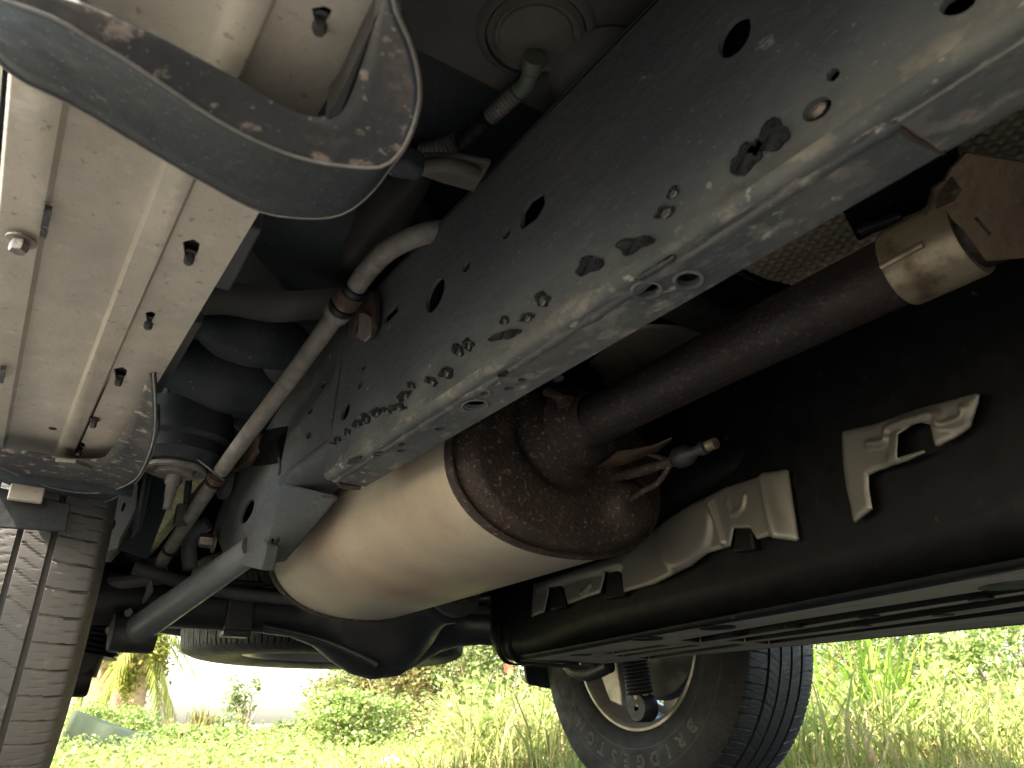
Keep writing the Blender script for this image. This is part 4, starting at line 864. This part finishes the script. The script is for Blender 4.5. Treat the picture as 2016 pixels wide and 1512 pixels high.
# ---- body shell over it all
bd = empty('body_shell', W(CXV, .2, .9), suv)
def bside(X, n):
    yw = 1.57; pl = [(-1.9, .60), (-1.66, .60)] + [(-1.22 - .49 * math.cos(rad(a)), .385 + .49 * math.sin(rad(a))) for a in range(26, 155, 8)] + [(-.78, .60), (1.07, .60)] + [(yw - .49 * math.cos(rad(a)), .385 + .49 * math.sin(rad(a))) for a in range(26, 155, 8)] + [(2.02, .60), (2.5, .62), (2.55, 1.05), (2.45, 1.75), (-.2, 1.78), (-.9, 1.15), (-1.9, 1.05)]
    plate('body_side', pl, [], (X, 0, 0), VY, VZ, .02, 'body', bd)
bside(-.085, 0); bside(2 * CXV + .085, 0)
m = MB(); m.box((CXV, 1.1, 1.78), (1.70, 2.7, .03)); m.build('roof', 'body', bd, bevel=.03)
m = MB(); m.box((CXV, -1.4, 1.10), (1.70, 1.0, .03)); m.build('bonnet', 'body', bd, bevel=.03)
m = MB(); m.sheet([[Vector((-.08, -.2, 1.77)), Vector((1.62, -.2, 1.77))], [Vector((-.08, -.9, 1.13)), Vector((1.62, -.9, 1.13))]]); m.build('windscreen', 'glass', bd, solid=.01)
m = MB(); m.box((CXV, 2.5, 1.15), (1.68, .03, 1.2)); m.build('tailgate', 'body', bd, bevel=.01)
m = MB(); m.box((CXV, -1.9, .80), (1.68, .03, .62)); m.build('front_panel', 'body', bd, bevel=.01)
m = MB(); m.box(W(CXV, 2.40, .50), (1.62, .03, .30)); m.build('rear_dark_filler', 'tank_shade_black', suv)  # black panel added so no bright field shows through the rear
m = MB(); m.tube(spl([W(-.06, 2.2, .40), W(.02, 2.45, .40), W(.3, 2.55, .40), W(CXV, 2.58, .40), W(1.24, 2.55, .40), W(1.52, 2.45, .40), W(1.6, 2.2, .40)]), .085, 12); m.build('rear_bumper', 'black', bd, smooth=60)
m = MB(); m.tube([at(300, 1232, Y=2.35), at(360, 1242, Y=2.35)], .016, 10); m.build('tail_pipe', 'axle', suv, smooth=60)

# ================================================================== plants and the field
def bladed(n, pos, hgt, wid, lean, name, mat, seed=0):
    """n blades as one mesh of tapered bent strips: pos (n,3)"""
    g = np.random.default_rng(seed); az = g.uniform(0, 2 * math.pi, n); ln = lean * g.uniform(.2, 1.6, n) ** 1.2
    d = np.stack([np.cos(az), np.sin(az), np.zeros(n)], 1); s = np.stack([-np.sin(az), np.cos(az), np.zeros(n)], 1)
    tw = g.uniform(0, math.pi, n)[:, None]; s = s * np.cos(tw) + d * np.sin(tw) * .6
    V = np.empty((n, 7, 3))
    for i, (t, w) in enumerate(((0, 1), (.4, .9), (.75, .6))):
        c = pos + d * (hgt * ln * t ** 2)[:, None] + np.array([0, 0, 1]) * (hgt * (t - .25 * ln * t ** 2))[:, None]
        V[:, i * 2] = c - s * (wid * w)[:, None]; V[:, i * 2 + 1] = c + s * (wid * w)[:, None]
    V[:, 6] = pos + d * (hgt * ln)[:, None] + np.array([0, 0, 1]) * (hgt * (1 - .38 * ln))[:, None]
    b = np.arange(n)[:, None] * 7
    q = np.concatenate([b + np.array([0, 1, 3, 2]), b + np.array([2, 3, 5, 4])]); t = b + np.array([4, 5, 6])
    me = bpy.data.meshes.new(name); me.vertices.add(n * 7); me.vertices.foreach_set('co', V.ravel())
    lv = np.concatenate([q.ravel(), t.ravel()]).astype(np.int32); me.loops.add(len(lv)); me.loops.foreach_set('vertex_index', lv)
    ls = np.concatenate([np.arange(len(q)) * 4, len(q) * 4 + np.arange(len(t)) * 3]).astype(np.int32); me.polygons.add(len(ls)); me.polygons.foreach_set('loop_start', ls); me.update(calc_edges=True)
    return me
def leaves(n, pos, size, name, seed=0, up=.35):
    g = np.random.default_rng(seed); a = g.normal(size=(n, 3)); a[:, 2] = a[:, 2] * .6 - .1; a /= np.linalg.norm(a, axis=1)[:, None]
    nn = g.normal(size=(n, 3)); nn[:, 2] += up * 2; s = np.cross(a, nn); s /= np.linalg.norm(s, axis=1)[:, None]
    nr = np.cross(s, a); sz = (size * g.uniform(.55, 1.4, n))[:, None]
    V = np.empty((n, 4, 3)); V[:, 0] = pos; V[:, 1] = pos + a * sz * .5 + s * sz * .27 + nr * sz * .08; V[:, 2] = pos + a * sz - nr * sz * .1; V[:, 3] = pos + a * sz * .5 - s * sz * .27 + nr * sz * .08
    b = np.arange(n)[:, None] * 4; F = np.concatenate([b + np.array([0, 1, 2]), b + np.array([0, 2, 3])])
    me = bpy.data.meshes.new(name); me.vertices.add(n * 4); me.vertices.foreach_set('co', V.ravel()); me.loops.add(F.size); me.loops.foreach_set('vertex_index', F.ravel().astype(np.int32))
    me.polygons.add(len(F)); me.polygons.foreach_set('loop_start', np.arange(0, F.size, 3, dtype=np.int32)); me.update(calc_edges=True); return me
def clump(n, c, r, nc, seed, hollow=.55):
    """points of n leaves in nc clumps inside an ellipsoid"""
    g = np.random.default_rng(seed); cc = g.normal(size=(nc, 3)); cc /= np.linalg.norm(cc, axis=1)[:, None]; cc *= (g.uniform(hollow, 1, nc) ** .6)[:, None]
    i = g.integers(0, nc, n); p = cc[i] + g.normal(size=(n, 3)) * g.uniform(.10, .26, nc)[i][:, None]
    return np.array(c) + p * np.array(r)
hd = math.degrees(math.atan2(Hd.x, Hd.y))
def field(n, d0, d1, az0, az1, pw=1.0):
    d = d0 + (d1 - d0) * rng.random(n) ** pw; a = np.radians(rng.uniform(az0, az1, n)); x, y = d * np.sin(a), d * np.cos(a)
    return np.stack([x, y, np.zeros(n) - .01], 1)
P1 = field(60000, 2.7, 13, -4, 75, 1.5); P2 = field(14000, 1.6, 9, -180, 180, .8)
P = np.concatenate([P1, P2]); inside = (P[:, 0] > -.35) & (P[:, 0] < 1.9) & (P[:, 1] > -2.1) & (P[:, 1] < 2.75); P = P[~inside]; n = len(P)
dist = np.hypot(P[:, 0], P[:, 1]); pat = np.array([noise.noise(Vector((x * .9, y * .9, 0))) for x, y, _ in P])
hg = rng.uniform(.05, .16, n) * (1 + .8 * np.clip(pat, -.6, 1)) * (1 + .08 * np.clip(dist - 4, 0, 6)); hg[dist < 3.2] *= .6; hg[dist > 6] *= .6; az_ = np.degrees(np.arctan2(P[:, 0], P[:, 1])); hg *= np.clip((az_ - 8) / 24, .42, 1)
tag(link('grass', bladed(n, P, hg, np.full(n, .0028) * (1 + dist * .12), np.full(n, .75), 'grass', 3), 'grass', smooth=0), 'short mixed green and straw grass covering the field', 'grass', kind='stuff')
# broad weeds on the right and ahead
PW = np.concatenate([field(2600, 3.6, 9, 28, 72, 1.0), field(1500, 3.4, 10, -2, 28, 1.0)]); hw = rng.uniform(.05, .45, len(PW)); hw[2600:] *= .32; k = rng.integers(0, len(PW), 40000)
pw = PW[k] + np.stack([rng.normal(0, .045, 40000), rng.normal(0, .045, 40000), hw[k] * rng.random(40000) ** .7], 1)
tag(link('weeds', leaves(40000, pw, np.full(40000, .045) * np.where(k < 2600, 1, .6), 'weeds', 5), 'weed', smooth=0), 'leafy green weeds crowding the field beyond the far wheel', 'weeds', kind='stuff')
PT = field(11000, 3.4, 8, 30, 72, 1.0); tag(link('tall_grass', bladed(11000, PT, rng.uniform(.12, .55, 11000), rng.uniform(.003, .008, 11000), np.full(11000, .8), 'tall_grass', 9), 'grass', smooth=0), 'loose taller grass stems among the weeds', 'grass', kind='stuff')

def tuft(name, loc, n, h, wd, lean, mat, spread, lab, cat, seed, grp=None):
    g = np.random.default_rng(seed); pos = np.stack([g.normal(0, spread, n), g.normal(0, spread, n), np.zeros(n)], 1) + np.array(loc)
    hh = h * g.uniform(.35, 1.1, n); o = link(name, bladed(n, pos, hh, wd * g.uniform(.5, 1.2, n), np.full(n, lean), name, seed), mat, smooth=0, origin=loc); return tag(o, lab, cat, grp)
tuft('grass_tuft', gp(1735, 4.3), 210, .74, .012, .6, 'tuft', .075, 'tallest bright green grass tuft, right of the far wheel', 'grass tuft', 21)
tuft('grass_tuft', gp(1650, 4.6), 70, .40, .007, .8, 'tuft', .09, 'low arching green tuft close to the far tyre tread', 'grass tuft', 22)
tuft('grass_tuft', gp(1965, 4.8), 80, .42, .006, .6, 'tuft', .10, 'green tuft at the right edge beyond the yellow flower', 'grass tuft', 23)
tuft('dry_grass_tuft', gp(945, 4.9), 150, .42, .0055, .7, 'dry', .10, 'straw coloured grass clump between axle and far wheel', 'dry grass', 24)
tuft('dry_grass_tuft', gp(1600, 7.2), 220, .95, .008, .55, 'dry', .22, 'tan dead grass clump right behind the far tyre', 'dry grass', 25)
tuft('grass_tuft', gp(1040, 5.0), 120, .44, .006, .55, 'tuft', .10, 'yellow green tuft left of the far wheel sidewall', 'grass tuft', 26)
tuft('dry_grass_tuft', gp(1800, 3.7), 90, .16, .004, 1.0, 'dry', .09, 'low flattened straw clump at the bottom right', 'dry grass', 27)
tuft('dry_shrub', gp(393, 9.0), 120, .36, .016, .22, 'leafb', .05, 'pointed reddish brown dry shrub standing alone under the open sky', 'shrub', 28)

def leafy(name, loc, r, n, nc, size, mat, lab, cat, seed, stems=4, grp=None, hollow=.4):
    root = empty(name, loc); tag(root, lab, cat, grp); loc = Vector(loc); c = loc + Vector((0, 0, r[2] * .95))
    n = int(n * 1.7); size *= .78
    pos = clump(n, c, r, nc, seed, hollow); pos[:, 2] = np.maximum(pos[:, 2], .01)
    link('foliage', leaves(n, pos, np.full(n, size), 'foliage', seed), mat, root, smooth=0)
    g = random.Random(seed); m = MB()
    for k in range(stems):
        a = g.uniform(0, 6.28); e = Vector((math.cos(a) * r[0] * .6, math.sin(a) * r[1] * .6, r[2] * g.uniform(.9, 1.6)))
        m.tube(spl([loc + Vector((0, 0, -.02)), loc + e * .4 + Vector((.02, 0, .05)), loc + e]), [.012 + .012 * r[2]] * 8 + [.010] * 8 + [.004], 6)
    m.build('stem', 'trunk', root, smooth=60); return root
leafy('small_tree', gp(478, 9.5), (.24, .2, .34), 380, 13, .07, 'leaf', 'small spindly tree standing clear against the white sky', 'tree', 31, 6, hollow=.5)
leafy('shrub', gp(600, 9.0), (.42, .4, .10), 2600, 26, .055, 'leaf', 'low green shrub at the left foot of the bushy bank', 'shrub', 32)
leafy('shrub', gp(672, 8.6), (.36, .4, .36), 3200, 30, .052, 'leafb', 'brownish shrub on the left slope of the bushy bank', 'shrub', 33)
leafy('shrub', gp(750, 8.2), (.50, .5, .66), 4200, 34, .055, 'leaf', 'tall green shrub below the differential', 'shrub', 34)
leafy('shrub', gp(700, 6.4), (.42, .4, .20), 2600, 24, .055, 'weed', 'low fresh green shrub in front of the brownish one', 'shrub', 35)
leafy('shrub', gp(860, 8.0), (.75, .5, .85), 7500, 36, .055, 'leafb', 'mid green rounded shrub right of the differential', 'shrub', 36)
leafy('shrub', gp(1000, 7.4), (.65, .5, .90), 8000, 36, .055, 'leaf', 'dense shrub with a red flower left of the far wheel', 'shrub', 37)
leafy('shrub', gp(330, 11.0), (.9, .4, .09), 2200, 26, .06, 'leafb', 'long low olive shrub under the open sky', 'shrub', 38)
leafy('shrub', gp(470, 7.6), (.75, .4, .085), 2600, 24, .05, 'weed', 'flat bright green shrub before the spindly tree', 'shrub', 39)
leafy('shrub', gp(1990, 5.6), (.42, .4, .46), 3000, 24, .06, 'weed', 'broad leaved green shrub at the right edge', 'shrub', 40)
leafy('shrub', gp(1820, 7.6), (1.0, .5, .85), 9000, 40, .06, 'leaf', 'dense shrub behind the tallest grass tuft', 'shrub', 41)
leafy('shrub', gp(210, 10.0), (.5, .4, .20), 2400, 24, .055, 'weed', 'bright yellow green shrub at the foot of the palms', 'shrub', 42)
# far belt of bushes on the right, one mass
pos = []
for k in range(26):
    q = gp(790 + k * 66, 11 + 2.5 * random.random()); hgt = .75 + min(1.3, k * .22) + .4 * random.random(); pos.append(clump(2200, (q.x, q.y, hgt * .8), (.75, .6, hgt * .85), 18, 100 + k, .3))
pos = np.concatenate(pos); pos[:, 2] = np.maximum(pos[:, 2], .02)
tag(link('thicket', leaves(len(pos), pos, np.full(len(pos), .075), 'thicket', 8), 'leaf', smooth=0), 'far belt of bushes closing the field on the right', 'thicket', kind='stuff')
# palms at the left
def palm(px, dist, ht, r, lab, seed):
    loc = gp(px, dist); root = empty('palm_tree', loc); tag(root, lab, 'palm tree'); g = random.Random(seed)
    m = MB(); n = 26; lean = Vector((g.uniform(-.06, .06), g.uniform(-.06, .06), 0))
    m.tube([loc + Vector((0, 0, -.05)) + Vector((0, 0, ht * i / n)) + lean * (i / n) ** 2 * ht for i in range(n + 1)], [r * (1.15 - .25 * i / n) * (1 + .05 * (i % 2)) for i in range(n + 1)], 12); m.build('trunk', 'trunk', root, smooth=50)
    top = loc + Vector((0, 0, ht)) + lean * ht; m = MB()
    for k in range(22):
        a = g.uniform(0, 6.283); el = g.uniform(-.9, .9); L = g.uniform(.6, 1.0); d = Vector((math.cos(a), math.sin(a), 0)); pr = top + Vector((0, 0, -g.uniform(0, .5))); sd = Vector((-d.y, d.x, 0))
        sp = []
        for t in range(9):
            f = t / 8; sp.append(pr + d * L * f * math.cos(el * .6) + Vector((0, 0, L * (el * f - .9 * f * f))))
        for t in range(1, 9):
            for sgn in (-1, 1):
                for q in range(2):
                    b = sp[t - 1].lerp(sp[t], q * .5); w = L * .26 * (1 - .55 * t / 9) ; tip = b + sd * sgn * w + (sp[t] - sp[t - 1]) * 1.4 + Vector((0, 0, -.45 * w - .1 * g.random()))
                    e = (sp[t] - sp[t - 1]) * .22; m.add([b - e, b + e, tip], [(0, 1, 2)])
    m.build('crown', 'frond', root, smooth=0)
    pos = clump(2400, loc + Vector((0, 0, ht * .74)), (.40, .40, ht * .36), 30, 300 + seed, .3); link('hanging_foliage', leaves(2400, pos, np.full(2400, .085), 'hanging_foliage', seed, 0), 'frond', root, smooth=0)
    return root
palm(183, 14, 2.5, .17, 'thick palm nearest the tyre, trunk partly behind the shock', 1)
palm(228, 15, 2.2, .14, 'palm in the middle of the group, leaning slightly', 2)
palm(262, 13.5, 1.55, .11, 'slim palm at the right end of the group beside the open sky', 3)
palm(140, 16, 2.6, .15, 'palm farthest left, half hidden by the near tyre', 4)
# dark sloping surface by the palms, stones and flowers
m = MB(); rows = []
c0 = gp(120, 7.0)
dr = (gp(275, 7.0) - gp(120, 7.0))
for i in range(14):
    f = i / 13; row = []
    for k in range(8):
        g_ = k / 7; hh = (.30 - .22 * f - .05 * f * f) * (1 - g_ * .5); row.append(c0 + dr * f + Vector((Hd.x, Hd.y, 0)) * (.9 * g_) + Vector((0, 0, max(.0, hh * (1 if k else 0) ) + .01 * math.sin(f * 14))))
    rows.append(row)
m.sheet(rows); tag(m.build('dark_sloping_form', 'sheet', smooth=60, solid=.01), 'dark grey surface sloping down among grass beside the near tyre', 'sheet')
for (px, py, s, lab) in ((772, 1507, .055, 'larger white stone at the bottom of the picture'), (978, 1510, .05, 'pale stone in the grass between the dry clump and the far tyre')):
    q = at(px, py, Z=-CAM_H + .01); m = MB(); rows = []
    for i in range(9):
        th = math.pi * i / 8; rows.append([q + Vector((math.sin(th) * math.cos(ph) * s * 1.3, math.sin(th) * math.sin(ph) * s, math.cos(th) * s * .6)) * (1 + .25 * noise.noise(Vector((th * 2, ph, px)))) * 1 if False else q + Vector((math.sin(th) * math.cos(ph) * s * 1.3, math.sin(th) * math.sin(ph) * s, math.cos(th) * s * .6)) * (1 + .22 * noise.noise(Vector((math.sin(th) * math.cos(ph), math.sin(th) * math.sin(ph), math.cos(th))) * 1.7 + Vector((px, 0, 0)))) for ph in [2 * math.pi * k / 14 for k in range(14)]])
    m.sheet(rows, close=True); tag(m.build('stone', 'stone', smooth=60), lab, 'stone')
def flower(px, py, dist, mat, r, lab):
    b = gp(px, dist); d = ray(px, py); t = dist / math.hypot(d.x, d.y); hd_ = Vector((0, 0, CAM_H)) + d * t
    root = empty('flower', b); tag(root, lab, 'flower'); m = MB(); m.tube(spl([b, b.lerp(hd_, .6) + Vector((.02, 0, 0)), hd_]), .003, 5); m.build('stem', 'weed', root)
    for k in range(7):
        a = 2 * math.pi * k / 7; dd = Vector((math.cos(a), .3 * math.sin(a) - .2, math.sin(a))); s = Vector((-math.sin(a), 0, math.cos(a)))
        m = MB(); m.add([hd_, hd_ + dd * r * .55 + s * r * .3, hd_ + dd * r, hd_ + dd * r * .55 - s * r * .3], [(0, 1, 2, 3)]); m.build('petal', mat, root, smooth=0, solid=.001)
flower(1000, 1316, 6.3, 'petalr', .055, 'red flower high in the dense shrub left of the far wheel')
flower(1964, 1382, 4.2, 'petaly', .028, 'yellow flower low at the right edge')
flower(1975, 1400, 4.1, 'petaly', .022, 'smaller yellow flower just below the other yellow one')
flower(1861, 1330, 4.6, 'petalw', .014, 'tiny white flower right of the tallest tuft')
flower(1987, 1296, 4.8, 'petalw', .014, 'tiny white flower near the right edge, under the board of the tank guard')
